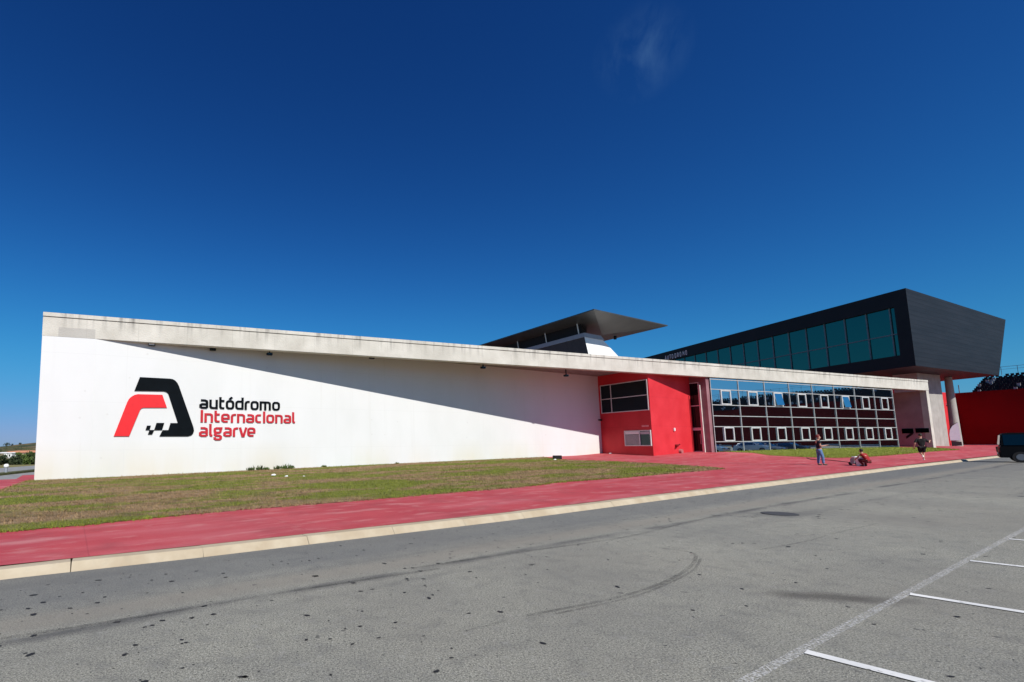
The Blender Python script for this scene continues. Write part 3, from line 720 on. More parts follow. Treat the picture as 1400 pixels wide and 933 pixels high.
# ------------------------------------------------------------------ fixtures under the beam and on walls
def floodlight(px, py, i):
    d = ray(px, py); n_ = .28 if i == 0 else .6
    h = onpl(px, py, B3(0, n_, 0), A); h = np.array([h[0], h[1], 7.25 if n_ < .45 else ZS])
    z0 = 7.25 if n_ < .45 else ZS
    lab = ['white faced floodlight under the left end of the concrete beam', 'small dark floodlight under the beam, just right of the white faced one', 'dark floodlight under the beam above the end of the red lettering',
           'dark floodlight under the middle of the white wall soffit', 'dark floodlight under the beam below the left end of the tower canopy', 'dark floodlight under the beam nearest the red box'][i]
    t = thing('floodlight', h, lab, 'light', 'floodlights under the concrete beam')
    mb = MB(); zz = onpl(px, py, B3(0, n_, 0), A)[2]
    mb.fb(h, A, N, -.03, .03, -.03, .03, zz - z0 + .06, -.003); mesh('bracket', mb, BLK2, t)
    mb = MB(); mb.fb(h, A, N, -.17, .17, -.1, .12, zz - z0 - .09, zz - z0 + .06); mesh('housing', mb, BLK2, t, bevel=.02)
    mb = MB(); mb.fb(h, A, N, -.14, .14, -.12, -.103, zz - z0 - .06, zz - z0 + .03); mesh('lens', mb, WP if i == 0 else GLD, t)
for i, p in enumerate([(207.5, 471), (291, 477.5), (368.5, 484), (508.5, 489), (660.5, 502.5), (774, 513.5)]): floodlight(p[0], p[1], i)
# camera near the wall/red joint
u_, z_ = wuz(818, 574.5)
t = thing('security_camera', wpt(u_, z_, 0), 'small black security camera at the end of the white wall beside the red box', 'camera')
mb = MB(); mb.fb(wpt(u_, z_, 0), wdd, wnn, -.05, .05, .004, .14, -.04, .04); mesh('bracket', mb, BLK2, t); mb = MB(); mb.fb(wpt(u_, z_, 0), wdd, wnn, -.08, .08, .14, .36, -.09, .07); mesh('body', mb, BLK2, t, bevel=.02)
# fittings on the red front face
fn2 = np.array([RD[1], -RD[0], 0])
def rf(px, py): h = onpl(px, py, cor, RD); return h
h = rf(921, 587.5); o = mesh('wall_lamp', MB().fb(h, RD, fn2, -.09, .09, .004, .12, -.14, .14), WP, base=h, bevel=.03); tag(o, 'small white lamp on the sunlit red wall', 'wall lamp')
h = rf(923.5, 609.5); t = thing('hydrant_inlet', h, 'dark red fire hose inlet with two nozzles low on the red wall', 'fire inlet')
DRD = simple('dark_red_valve', (.16, .008, .01), .5)
mb = MB(); mb.tube(h, h + fn2 * .2, .11, .11, 12); mesh('body', mb, DRD, t)
for s_ in (-1, 1):
    mb = MB(); mb.tube(h + fn2 * .12 + RD * .08 * s_, h + fn2 * .28 + RD * .2 * s_ + up3 * .08 * (s_ + .4), .06, .05, 10); mesh('nozzle', mb, DRD, t)
h = rf(929.5, 617.5); mb = MB(); mb.tube(h + fn2 * .004, h + fn2 * .2, .22, .20, 18); o = mesh('pipe_outlet', mb, simple('grey_red_pipe', (.35, .12, .12), .5), base=h); tag(o, 'round pipe outlet at the foot of the red wall', 'pipe')

# ------------------------------------------------------------------ tower with the zinc canopy
T = aty(812, 424, 52.0); Zc = T[2]
tip = atz(913, 446, Zc); lf = atz(640, 478, Zc); bdir = (lf - T) / np.linalg.norm(lf - T)
lf = T + bdir * 34; rbk = tip + bdir * 30
tw = thing('race_tower', np.array([T[0], T[1] + 8, 8.2]), 'tower behind the roof with an upside-down pyramid metal canopy', 'tower')
I1 = aty(823, 458, T[1] + 7.6); I1b = I1 + bdir * 22; 
rim = .12
mb = MB(); top = [T, tip, rbk, lf]
vs = [p + up3 * rim for p in top] + list(top) + [I1, I1b]
mb.v = [tuple(p) for p in vs]; mb.f = [(0, 1, 2, 3), (0, 4, 5, 1), (1, 5, 6, 2), (2, 6, 7, 3), (3, 7, 4, 0), (4, 8, 5), (5, 8, 9, 6), (6, 9, 7), (7, 9, 8, 4)]
mesh('canopy', mb, ZINC, tw)
def tb(px, py, Y): return aty(px, py, Y)
C1 = tb(799, 461, 56); C1b = tb(804.5, 484, 56); fdv = (tip - T) / np.linalg.norm(tip - T)
C2 = onpl(824.5, 465.5, C1, fdv); C2b = onpl(845, 487, C1, fdv)
def down(a, b, z): return b + (b - a) * (b[2] - z) / (a[2] - b[2])
zr = 8.21
D1 = down(C1, C1b, zr); D2 = down(C2, C2b, zr)
L1 = C1 + bdir * 20; LD = D1 + bdir * 20
R1 = C2 + bdir * 20; RD_ = D2 + bdir * 20
mb = MB(); mb.v = [tuple(p) for p in (D1, D2, C2, C1, LD, RD_, R1, L1)]; mb.f = [(0, 1, 2, 3), (1, 5, 6, 2), (5, 4, 7, 6), (3, 2, 6, 7)]
mesh('white_front', mb, WP, tw)
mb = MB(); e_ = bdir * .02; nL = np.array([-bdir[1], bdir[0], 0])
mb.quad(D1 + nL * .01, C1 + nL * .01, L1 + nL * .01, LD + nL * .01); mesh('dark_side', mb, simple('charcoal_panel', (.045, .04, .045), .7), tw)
C1t = tb(799, 455, 56); C2t = onpl(821.5, 459.3, C1, fdv)
mb = MB(); sh_ = nL * .06 - fdv * .0
b4 = [C1 + nL * .1 - bdir * .1, C2 - bdir * .12 - nL * .1, C2 + bdir * 20 - nL * .1, C1 + bdir * 20 + nL * .1]; t4 = [C1t + nL * .02, C2t, C2t + bdir * 20, C1t + bdir * 20 + nL * .02]
mb.hexa(b4, t4); mesh('parapet', mb, GP, tw)
# struts between parapet and canopy, dark glazing behind them
for px in (0, 1, 2, 3, 4):
    b_ = C1t + bdir * (.9 + px * 5.2) - nL * .1
    b_[2] = C1t[2] + .02
    d_ = T + bdir * (6.0 + px * 5.2) ; 
    tq = b_ * .62 + (d_) * .38; 
    # point on the canopy's left underside
    nrm = np.cross(I1 - T, bdir); nrm /= np.linalg.norm(nrm); dirn = np.array([-.12, -.0, 1.]); tt = ((T - b_) @ nrm) / (dirn @ nrm)
    mb = MB(); mb.tube(b_, b_ + dirn * tt, .07, .07, 8); mesh('strut', mb, ALU, tw)
mb = MB(); ins = [C1t + bdir * .7 - nL * .3, C2t + bdir * 1.6 + nL * .5, C2t + bdir * 19 + nL * .5, C1t + bdir * 19 - nL * .3]
mb.hexa(ins, [p + up3 * 1.5 for p in ins]); mesh('glazing', mb, BLK2, tw)
for (px, py) in ((841, 462.5),):
    h = aty(px, py, T[1] + 9.0); mb = MB(); mb.box(h[0] - .14, h[0] + .14, h[1] - .1, h[1] + .1, h[2] - .18, h[2] + .3); mesh('speaker_box', mb, BLK2, tw)

# ------------------------------------------------------------------ black cantilevered box building
Wv = ray(1868, 594).copy(); Wv[2] = 0; Wv /= np.linalg.norm(Wv); Lv = ray(430, 609).copy(); Lv[2] = 0; Lv /= np.linalg.norm(Lv)
E0 = aty(1238, 394, 62.0)
Eb = onpl(1239, 502, E0, Lv); Et2 = onpl(1375, 438, E0, Wv); Eb2 = onpl(1366, 513.5, E0, Wv)
Lb = 95.0
E0[2] = float(E0[2])
Zt_, Zb_ = E0[2], Eb[2]
Et2[2] = Zt_
bb = thing('black_box_building', np.array([E0[0] + 10, E0[1] + 20, 0]), 'black cantilevered box building with a teal window band above the beam', 'building')
F0 = Eb.copy(); F0[:2] = E0[:2]
bk = lambda p: p + Lv * Lb
mb = MB()
vs = [F0, Eb2, Et2, E0, bk(F0), bk(Eb2), bk(Et2), bk(E0)]
mb.v = [tuple(p) for p in vs]
# left face is built separately with a reveal for the window band
lu = lambda px, py: uz(px, py, E0, Lv)
wu0, wz1 = lu(1222, 419.9); _, wz0 = lu(1222, 487.2); _, wzm = lu(1222, 457.3)
wu1 = 90.0
mb.f = [(0, 1, 2, 3), (1, 5, 6, 2), (5, 4, 7, 6), (3, 2, 6, 7), (0, 4, 5, 1)]
def lp(u, z, n=0): return np.array([E0[0], E0[1], 0]) + Lv * u + up3 * z + np.array([Lv[1], -Lv[0], 0]) * n     # n goes into the building
cl = mesh('cladding', mb, BLK, bb)
mb = MB()
mb.quad(lp(0, Zb_), lp(0, Zt_), lp(wu0, Zt_), lp(wu0, Zb_)); mb.quad(lp(wu0, wz1), lp(wu0, Zt_), lp(Lb, Zt_), lp(Lb, wz1)); mb.quad(lp(wu0, Zb_), lp(wu0, wz0), lp(Lb, wz0), lp(Lb, Zb_)); mb.quad(lp(wu1, wz0), lp(wu1, wz1), lp(Lb, wz1), lp(Lb, wz0))
D_ = .35
mb.quad(lp(wu0, wz0), lp(wu0, wz1), lp(wu0, wz1, D_), lp(wu0, wz0, D_)); mb.quad(lp(wu0, wz1), lp(wu1, wz1), lp(wu1, wz1, D_), lp(wu0, wz1, D_)); mb.quad(lp(wu0, wz0), lp(wu1, wz0), lp(wu1, wz0, D_), lp(wu0, wz0, D_))
mesh('side_face', mb, BLK2, bb)
mb = MB(); mb.quad(lp(wu0, wz0, D_), lp(wu1, wz0, D_), lp(wu1, wz1, D_), lp(wu0, wz1, D_)); band = mesh('window_band', mb, GLT, bb)
stp = 2.83; u = wu0 + .75; Lin = np.array([Lv[1], -Lv[0], 0]); k = 0
MUL = simple('dark_teal_frame', (.10, .16, .17), .5)
while u < wu1:
    mb = MB(); mb.fb(np.array([E0[0], E0[1], 0]), Lv, Lin, u - .07, u + .07, D_ - .12, D_ - .004, wz0 + .002, wz1 - .002); mesh('mullion', mb, MUL, band); u += stp
mb = MB(); mb.fb(np.array([E0[0], E0[1], 0]), Lv, Lin, wu0 + .002, wu1, D_ - .10, D_ - .006, wzm - .07, wzm + .07); mesh('transom', mb, MUL, band)
# small capital letters near the far end of the fascia
CAPS = {'A': ([[(0, 0), (.35, 1), (.7, 0)], [(.15, .32), (.55, .32)]], 1), 'U': ([[(0, 1), (0, .2), (.15, 0), (.5, 0), (.65, .2), (.65, 1)]], 1), 'T': ([[(0, 1), (.7, 1)], [(.35, 1), (.35, 0)]], 1),
        'O': ([[(.15, 1), (.5, 1), (.65, .8), (.65, .2), (.5, 0), (.15, 0), (0, .2), (0, .8), (.15, 1)]], 1), 'D': ([[(0, 0), (0, 1), (.45, 1), (.65, .75), (.65, .25), (.45, 0), (0, 0)]], 1),
        'R': ([[(0, 0), (0, 1), (.5, 1), (.65, .85), (.65, .6), (.5, .45), (0, .45)], [(.3, .45), (.68, 0)]], 1), 'M': ([[(0, 0), (0, 1), (.4, .4), (.8, 1), (.8, 0)]], 1)}
def fpx(x, y): return lu(880 + x / 17.5, 465 + y / 17.5)
txt = 'AUTODROMO'; xs_ = [530, 588, 640, 695, 765, 825, 885, 955, 1023]; ys_ = [428, 418, 403, 392, 375, 358, 342, 322, 302]
LW = simple('pale_letter', (.75, .75, .75), .5, var=.02)
for c_, xx, yy in zip(txt, xs_, ys_):
    uc_, zc_ = fpx(xx, yy); (ua_, _), (ub_, _) = fpx(xx - 15, yy), fpx(xx + 15, yy); wdt = (ua_ - ub_); hh = .85
    mb = MB(); gl = CAPS[c_][0]
    put = lambda gx, gy, n: lp(ua_ - gx / .7 * wdt, zc_ - hh / 2 + gy * hh, -n)
    for k, st_ in enumerate(gl): ribbon(mb, st_, .17, put, .01, .06 + .004 * k)
    mesh('letter', mb, LW, bb)
# supports
pil = aty(1298, 609, 73.9); pz = pil[2]
mb = MB(); mb.fb(np.array([pil[0], pil[1], 0]), -Wv, np.array([-Wv[1], Wv[0], 0]), 0, 9.0, 0, 2.5, pz - .5, Zb_ + .4); mesh('pier_wall', mb, PIER, bb)
cc = aty(1309, 609, 77.5)
mb = MB(); mb.lathe((cc[0], cc[1], 0), [(.60, cc[2] - .5), (.42, 11.6)], 4 * 6); mesh('column', mb, PIER, bb, smooth=False)
mb = MB(); q4 = [F0 + Lv * 30 + Wv * 3, F0 + Lv * 30 + Wv * 18, F0 + Lv * 70 + Wv * 18, F0 + Lv * 70 + Wv * 3]; mb.hexa([np.array([p[0], p[1], -3]) for p in q4], [np.array([p[0], p[1], Zb_ - .01]) for p in q4]); mesh('podium', mb, WINE, bb)

# ------------------------------------------------------------------ grandstand on the right
GS = atz(1318, 609, .3); ga, gn = (GS - O3) @ A, (GS - O3) @ N
def gq(px, py): h = onpl(px, py, GS, N); return (h - O3) @ N, h[2]
nE, gzt = gq(1302.5, 538); 
NF = -150
gs = thing('grandstand', B3(ga, -20, 0), 'long shaded dark red grandstand wall with dark seating on top', 'grandstand')
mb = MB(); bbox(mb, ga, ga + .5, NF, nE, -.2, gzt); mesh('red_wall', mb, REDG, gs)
mb = MB(); bbox(mb, ga - .25, ga - .01, NF, nE, .0, .42); mesh('base_kerb', mb, simple('pale_concrete', (.5, .5, .47), .8), gs)
mb = MB(); bbox(mb, ga - 30, ga - .01, nE - .3, nE, -.2, gzt + .0); mesh('lit_return_wall', mb, REDW, gs)
h = onpl(1294.5, 553, B3(0, nE - .3, 0), A); mb = MB(); mb.fb(h, A, -N, -.35, .35, .005, .2, -.2, .2); mesh('wall_light', mb, WP, gs)
nS, _ = gq(1321, 524)
tier = MB(); SEATM = simple('dark_seating', (.02, .022, .028), .8)
rows = 9
for r_ in range(rows):
    bbox(tier, ga + .5 + r_ * .85, ga + .5 + (r_ + 1) * .85, NF, nS, -.2, gzt - .35 + .42 * r_)
mesh('terrace', tier, SEATM, gs)
ST = MB(); WS = MB()
for r_ in range(rows):
    z0 = gzt - .35 + .42 * r_; a0 = ga + .9 + r_ * .85
    n_ = NF
    while n_ < nS - .5:
        tgt = WS if random.random() < .06 else ST
        if random.random() < .93 or tgt is WS: tgt.fb(O3, A, N, a0, a0 + .1, n_, n_ + .42, z0 + .12, z0 + .62 + (0 if tgt is ST else .15))
        n_ += .62
tag(mesh('seats', ST, simple('black_seats', (.014, .016, .022), .6), gs, norm=False), kind='stuff')
tag(mesh('pale_seats', WS, simple('pale_seats', (.45, .46, .45), .6), gs, norm=False), kind='stuff')
mb = MB(); zz = gzt + .42 * rows + .3; ar = ga + .5 + rows * .85
bbox(mb, ar, ar + .05, NF, nS + 2, zz + 1.0, zz + 1.06); bbox(mb, ar, ar + .05, NF, nS + 2, zz + .5, zz + .54)
n_ = NF
while n_ < nS + 2: bbox(mb, ar - .02, ar + .03, n_, n_ + .06, zz - .6, zz + 1.0); n_ += 2.0
mesh('railing', mb, ALUD, gs)
mb = MB(); h = gq(1310, 530); bbox(mb, ga + .2, ga + .3, h[0] - .05, h[0] + .05, gzt, gzt + 1.6); mesh('post', mb, ALUD, gs)
# ------------------------------------------------------------------ left background: hills, houses, trees
HZ = MB(); nx, nyy = 90, 26
def hill(x, y):
    d = max(0, min(1, (y - 260) / 640.)); fac = max(.35, min(1.25, 1 + 5.5 * (x / y + .655)))
    return -3.3 + 16.5 * d ** .9 * fac * (1 + .06 * math.sin(x * .021 + 1.3) + .04 * math.sin(x * .061 + y * .01))
hx = np.linspace(-1500, 600, nx); hy = np.linspace(250, 1100, nyy)
for xx in hx:
    for yy in hy: HZ.v.append((xx, yy, hill(xx, yy) + rng.normal(0, .25)))
for i in range(nx - 1):
    for k in range(nyy - 1): HZ.f.append((i * nyy + k, (i + 1) * nyy + k, (i + 1) * nyy + k + 1, i * nyy + k + 1))
m = M('scrub_hill', .95, spec=.1)
c = m.mix(m.noise(.012, 6, None, .42, .58), (.045, .06, .025), (.24, .155, .085)); c = m.mix(m.noise(.06, 5, None, .45, .6), c, (.05, .06, .03)); m.color(c)
struct('hills', HZ, m.m, smooth=True)
BARK = simple('bark', (.12, .09, .06), .9, bumpy=.02)
def leafmat(name, c1, c2):
    m = M(name, .7, spec=.25); m.color(m.mix(m.noise(1.5, 4, None, .3, .7), c1, c2)); return m.m
LEAF = leafmat('olive_leaf', (.035, .055, .018), (.085, .115, .035)); LEAF2 = leafmat('bright_leaf', (.05, .085, .018), (.11, .16, .035)); LEAF3 = leafmat('dark_leaf', (.02, .035, .015), (.05, .07, .03))
def tree(x, y, z, h, r_, lm, label, cat='tree', name='tree', group=None, trunk=.3, nl=1400):
    t = thing(name, (x, y, z), label, cat, group)
    mb = MB(); mb.tube((x, y, z - .3), (x + .05 * h, y, z + h * trunk * 1.2), .05 * h * .6, .03 * h, 8)
    for k in range(4):
        a = k * 1.6 + random.random(); mb.tube((x + .05 * h, y, z + h * trunk * 1.1), (x + math.cos(a) * r_ * .5, y + math.sin(a) * r_ * .5, z + h * (.5 + .2 * random.random())), .028 * h, .01 * h, 6)
    mesh('trunk', mb, BARK, t)
    cl_ = [(random.gauss(0, .42) * r_, random.gauss(0, .42) * r_, h * (trunk + (1 - trunk) * random.uniform(.2, .85)), r_ * random.uniform(.28, .5)) for _ in range(15)]
    V = []; Fc = []
    for k in range(nl):
        c_ = cl_[k % 15]; d = rng.normal(0, 1, 3); d /= np.linalg.norm(d); rr = c_[3] * random.uniform(.55, 1.05)
        p = np.array([x + c_[0], y + c_[1], z + c_[2]]) + d * rr * np.array([1, 1, .8]); s = h * random.uniform(.018, .04)
        a = rng.normal(0, 1, 3); a /= np.linalg.norm(a); b = np.cross(a, d); b /= (np.linalg.norm(b) + 1e-6)
        i = len(V); V += [tuple(p - a * s - b * s), tuple(p + a * s - b * s), tuple(p + a * s + b * s), tuple(p - a * s + b * s)]; Fc.append((i, i + 1, i + 2, i + 3))
    mb = MB(); mb.v = V; mb.f = Fc; mesh('crown', mb, lm, t, norm=False)
    return t
def gat(px, py, Y):      # point on the far ground seen at that pixel column
    d = ray(px, py); p = CAMP + d * Y / d[1]; return p[0], p[1], farz(p[0], p[1])
for k, (px, Y, h, r_, lm, lab) in enumerate([(18, 88, 2.7, 1.7, LEAF3, 'dark round bush in the middle of the scrub beyond the side road'),
        (30, 92, 2.4, 1.5, LEAF2, 'bright green bush just left of the white wall, beyond the side road'),
        (38, 96, 3.4, 1.8, LEAF2, 'taller bright green bush against the edge of the white wall'),
        (45, 94, 3.6, 1.6, LEAF, 'dark green bush partly hidden behind the corner of the white wall'),
        (-1, 84, 2.8, 1.6, LEAF3, 'dark bush cut by the left edge of the photo'),
        (26, 120, 2.6, 1.8, LEAF, 'olive bush further back in the dry field')]):
    x, y, z = gat(px, 640, Y); tree(x, y, z, h, r_, lm, lab, 'bush', 'bush', 'bushes beyond the side road', .12)
for k, (px, Y, h, lab) in enumerate([(9, 800, 8, 'lone dark tree standing on the hill skyline at far left'), (17, 800, 5, 'low dark tree on the skyline right of the lone tree'), (28, 800, 5, 'small skyline tree nearest the white wall')]):
    p = aty(px, 600, Y); x, y = p[0], p[1]; tree(x, y, hill(x, y) - 1, h, h * .55, LEAF3, lab, 'tree', 'tree', 'trees on the hill skyline', .25, 500)
for k in range(34):
    px = random.uniform(-12, 52); Y = random.uniform(300, 520); p = aty(px, 600, Y)
    if k < 14: tree(p[0], p[1], hill(p[0], p[1]) - 1, random.uniform(3, 5), random.uniform(4, 7), random.choice([LEAF, LEAF3]), 'tiny distant tree in the belt of trees at the foot of the hill', 'tree', 'tree', 'distant trees below the hill', .15, 260)
# houses
def house(px, Y, w_, d_, h, roofc, label, rh=1.6, wall=WP):
    p = aty(px, 615, Y); x, y = p[0], p[1]; z = max(farz(x, y), -3.2) - .2
    t = thing('house', (x, y, z), label, 'house')
    mb = MB(); mb.box(x - w_ / 2, x + w_ / 2, y, y + d_, z, z + h); wl_ = mesh('wall', mb, wall, t)
    mb = MB(); o = .25 if w_ < 10 else .5; mb.v = [(x - w_ / 2 - o, y - o, z + h + .002), (x + w_ / 2 + o, y - o, z + h + .002), (x + w_ / 2 + o, y + d_ + o, z + h + .002), (x - w_ / 2 - o, y + d_ + o, z + h + .002), (x - w_ / 4, y + d_ / 2, z + h + rh), (x + w_ / 4, y + d_ / 2, z + h + rh)]
    mb.f = [(0, 1, 5, 4), (1, 2, 5), (2, 3, 4, 5), (3, 0, 4), (3, 2, 1, 0)]; mesh('roof', mb, roofc, t)
    k = -w_ / 2 + .3
    while k < w_ / 2 - 1:
        mb = MB(); mb.box(x + k, x + k + .6, y - .05, y - .003, z + .9, z + 1.9); mesh('window', mb, GLD, t); k += 3
ROOF = simple('orange_roof', (.50, .22, .12), .8); WR_ = simple('white_roof', (.7, .7, .68), .6)
house(36, 260, 30, 8, 2.2, ROOF, 'long low farm building with an orange roof beyond the bushes', 1.1, simple('ochre_wall', (.42, .33, .24), .8))
house(1, 220, 4.5, 5, 2.3, WR_, 'cream house at the left edge of the distant village', .5, simple('cream_wall', (.6, .5, .36), .8))
house(8, 210, 1.5, 4, 2.4, WR_, 'small white house second from the left in the village', .4)
house(14, 210, 1.4, 4, 2.4, WR_, 'small white house third from the left in the village', .4)
# globe-topped bollard in the side road median
mdn = [(13.5, 649.2), (30, 647.3), (45, 645.5)]
g = MB(); a_ = atz(-30, 653.5, 0); b_ = atz(45, 645.3, 0); t_ = (b_ - a_) / np.linalg.norm(b_ - a_); n_ = np.array([-t_[1], t_[0], 0]); b_ = b_ + t_ * 60
g.hexa([a_ - n_ * .3, b_ - n_ * .3, b_ + n_ * .5, a_ + n_ * .5], [a_ - n_ * .3 + up3 * .14, b_ - n_ * .3 + up3 * .14, b_ + n_ * .5 + up3 * .14, a_ + n_ * .5 + up3 * .14]); struct('verge', g, simple('median_grass', (.07, .075, .025), .9, var=.4, sc_=2))
bl = atz(8, 649, 0); t = thing('bollard_light', bl, 'white globe light on a short grey post beside the side road', 'bollard light')
mesh('post', MB().lathe(bl, [(.16, 0), (.16, .06), (.08, .1), (.08, .42)], 12), simple('grey_post', (.25, .28, .33), .6), t)
mesh('globe', MB().lathe(bl, [(.06, .42), (.11, .45), (.15, .52), (.15, .59), (.11, .66), (.04, .69)], 14), WP, t, smooth=True)
# weeds at the foot of the white wall
for k, (px, py, s) in enumerate([(354, 643.4, .34), (363, 643, .2), (378, 642.4, .27), (389, 641.9, .34), (397, 641.6, .28), (441, 639.3, .16), (341, 644.2, .24), (540, 635, .13)]):
    u_, z_ = wuz(px, py); b = wpt(u_, 0, .22); zb_ = gz(b[0], b[1]); mb = MB()
    for i in range(60):
        a = random.uniform(0, 6.28); l = s * random.uniform(.4, 1.1); tl = random.uniform(.1, .9); d = np.array([math.cos(a) * tl, math.sin(a) * tl, 1.]); d /= np.linalg.norm(d); o_ = b + np.array([random.gauss(0, s * .35), random.gauss(0, s * .2), zb_]); sd = np.cross(d, [math.sin(a), math.cos(a), .2]); sd /= np.linalg.norm(sd)
        mb.quad(o_ - sd * .01, o_ + d * l * .5 - sd * .03, o_ + d * l, o_ + d * l * .5 + sd * .03)
    lab = ['tallest leafy weed at the foot of the white wall', 'low weed between two taller ones at the wall foot', 'bushy weed in the middle of the row at the wall', 'dense weed right of the middle of the row', 'rightmost weed of the close row by the white wall',
           'lone small weed further right along the white wall', 'leftmost pale weed of the row at the white wall', 'tiny weed far along the white wall near its shaded end'][k]
    tag(mesh('weed', mb, LEAF2 if k % 2 else LEAF, base=b + up3 * zb_, norm=False), lab, 'weed', 'weeds along the white wall')
# scraps of litter
for k, (px, py, w_, lab) in enumerate([(374, 651, .32, 'crumpled white litter on the grass, nearest the weeds'), (391.5, 652.5, .2, 'small white scrap of litter in the middle of the three'), (415.5, 652.3, .14, 'tiny white scrap of litter, rightmost on the grass'), (1232.5, 610.5, .55, 'crumpled white sack at the right end of the glass facade'), (825.5, 619.5, .3, 'white package at the foot of the red box corner'), (759, 629.5, .25, 'flat white scrap near the dark ground box')]):
    b = atg(px, py) if px != 825.5 else np.array([*B3(WA - .25, 4.2, 0)[:2], gz(*B3(WA - .25, 4.2, 0)[:2])]); bm = bmesh.new(); bmesh.ops.create_icosphere(bm, subdivisions=2, radius=w_ * .42)
    for v in bm.verts: v.co = Vector((v.co.x * random.uniform(.7, 1.2), v.co.y * random.uniform(.6, 1.1), max(0, v.co.z * random.uniform(.2, .7)))) + Vector((0, 0, .01))
    me = bpy.data.meshes.new('litter'); bm.to_mesh(me); bm.free(); o = link('litter' if k not in (3, 4) else 'sack', me, WP); o.location = (b[0], b[1], b[2] + .02); tag(o, lab, 'litter')
b = atg(762, 628); tag(mesh('ground_box', MB().box(b[0] - .3, b[0] + .3, b[1] - .15, b[1] + .15, b[2] - .05, b[2] + .28), BLK2, base=b, bevel=.02), 'small dark ground light box at the end of the grass by the wall', 'ground light')

# ------------------------------------------------------------------ road details
def strip(mb, p, q, w, z):
    p = np.array([p[0], p[1]]); q = np.array([q[0], q[1]]); t = (q - p) / np.linalg.norm(q - p); n_ = np.array([-t[1], t[0]]) * w / 2
    mb.quad((*(p - n_), z), (*(q - n_), z), (*(q + n_), z), (*(p + n_), z))
l0, l1 = atz(1016.6, 933, 0), atz(1400, 724, 0); d_ = (l1 - l0) / np.linalg.norm(l1 - l0)
mb = MB(); strip(mb, l0 - d_ * 8, l0 + d_ * 60, .07, .004); struct('bay_line', mb, PAINT)
tk = [((1095, 890.5), (1266, 934)), ((1240, 812.5), (1400, 838)), ((1325, 768), (1400, 776.5)), ((1373, 737.5), (1400, 740))]
mb = MB()
sp = None
b0 = atz(1095, 890.5, 0); b1 = atz(1266, 934, 0); bd = (b1 - b0) / np.linalg.norm(b1 - b0)
t0 = (b0 - l0) @ d_; t1 = (atz(1240, 812.5, 0) - l0) @ d_; stp = t1 - t0
for k in range(-3, 14):
    p = l0 + d_ * (t0 + stp * k); a_ = p; e_ = p + bd * 4.8
    if k in (0, 1, 2): e_ = p + (atz(*tk[k][1], 0) - atz(*tk[k][0], 0)) / np.linalg.norm(atz(*tk[k][1], 0) - atz(*tk[k][0], 0)) * 4.8
    strip(mb, a_ + bd * .03, e_, .10, .008)
struct('bay_marking', mb, BPAINT)
# manhole cover
c_ = atz(1066, 703, 0); t = thing('manhole_cover', c_, 'dark worn manhole cover in the asphalt near the far lane', 'manhole cover')
mesh('frame', MB().lathe(c_, [(.33, .001), (.33, .012), (.28, .012)], 28), simple('iron_frame', (.05, .05, .05), .7), t); mesh('cover', MB().disc(c_, .27, .27, .002, .010, 28), simple('iron_cover', (.03, .03, .03), .6, .3), t)
# tar and dirt spots
mb = MB()
def blob(x, y, r_, el_, an, n=9):
    pts = []
    for k in range(n):
        a = 6.283 * k / n; rr = r_ * random.uniform(.7, 1.2); px_, py_ = math.cos(a) * rr * el_, math.sin(a) * rr
        pts.append((x + px_ * math.cos(an) - py_ * math.sin(an), y + px_ * math.sin(an) + py_ * math.cos(an), .003))
    mb.quad(*pts)
for (px, py, r_) in [(336, 926, .035), (198, 858, .03), (208, 855.5, .035), (222, 849, .05), (541, 851.5, .035), (509, 806, .04), (641, 839, .035), (518, 872.5, .03), (482, 881, .03), (617, 900, .03), (483, 797.5, .05), (430, 788, .07), (372, 821.5, .03), (262, 845, .04),
                     (96, 832, .04), (160, 851, .05), (432, 788, .06), (579, 792, .04), (1078, 748, .07), (1131, 778, .035), (1088, 797, .035), (1299, 925.5, .035), (1195, 854, .03), (1396, 679, .16), (1015, 743, .05), (1002, 743.5, .05), (1262, 758, .05), (1150, 697, .08), (1120, 704, .06), (1190, 684, .08)]:
    p = atz(px, py, 0); blob(p[0], p[1], r_ * .45, 1.7, random.uniform(-.3, 1))
for k in range(2600):
    s_ = random.uniform(-9, 26); q2 = -abs(random.gauss(0, 2.6)) - .25 if random.random() < .7 else -random.uniform(.3, 9)
    p = KP + KD * s_ + KN * q2; 
    if p[1] < 1.2: continue
    blob(p[0], p[1], .005 + .017 * random.random() ** 4 * (1 + abs(s_) * .06), random.uniform(1, 1.8), random.uniform(0, 3), 7)
tag(mesh('tar_spots', mb, simple('tar', (.014, .014, .015), .7)), 'dark tar spots and chewing gum scattered over the grey asphalt', 'tar spots', kind='stuff')

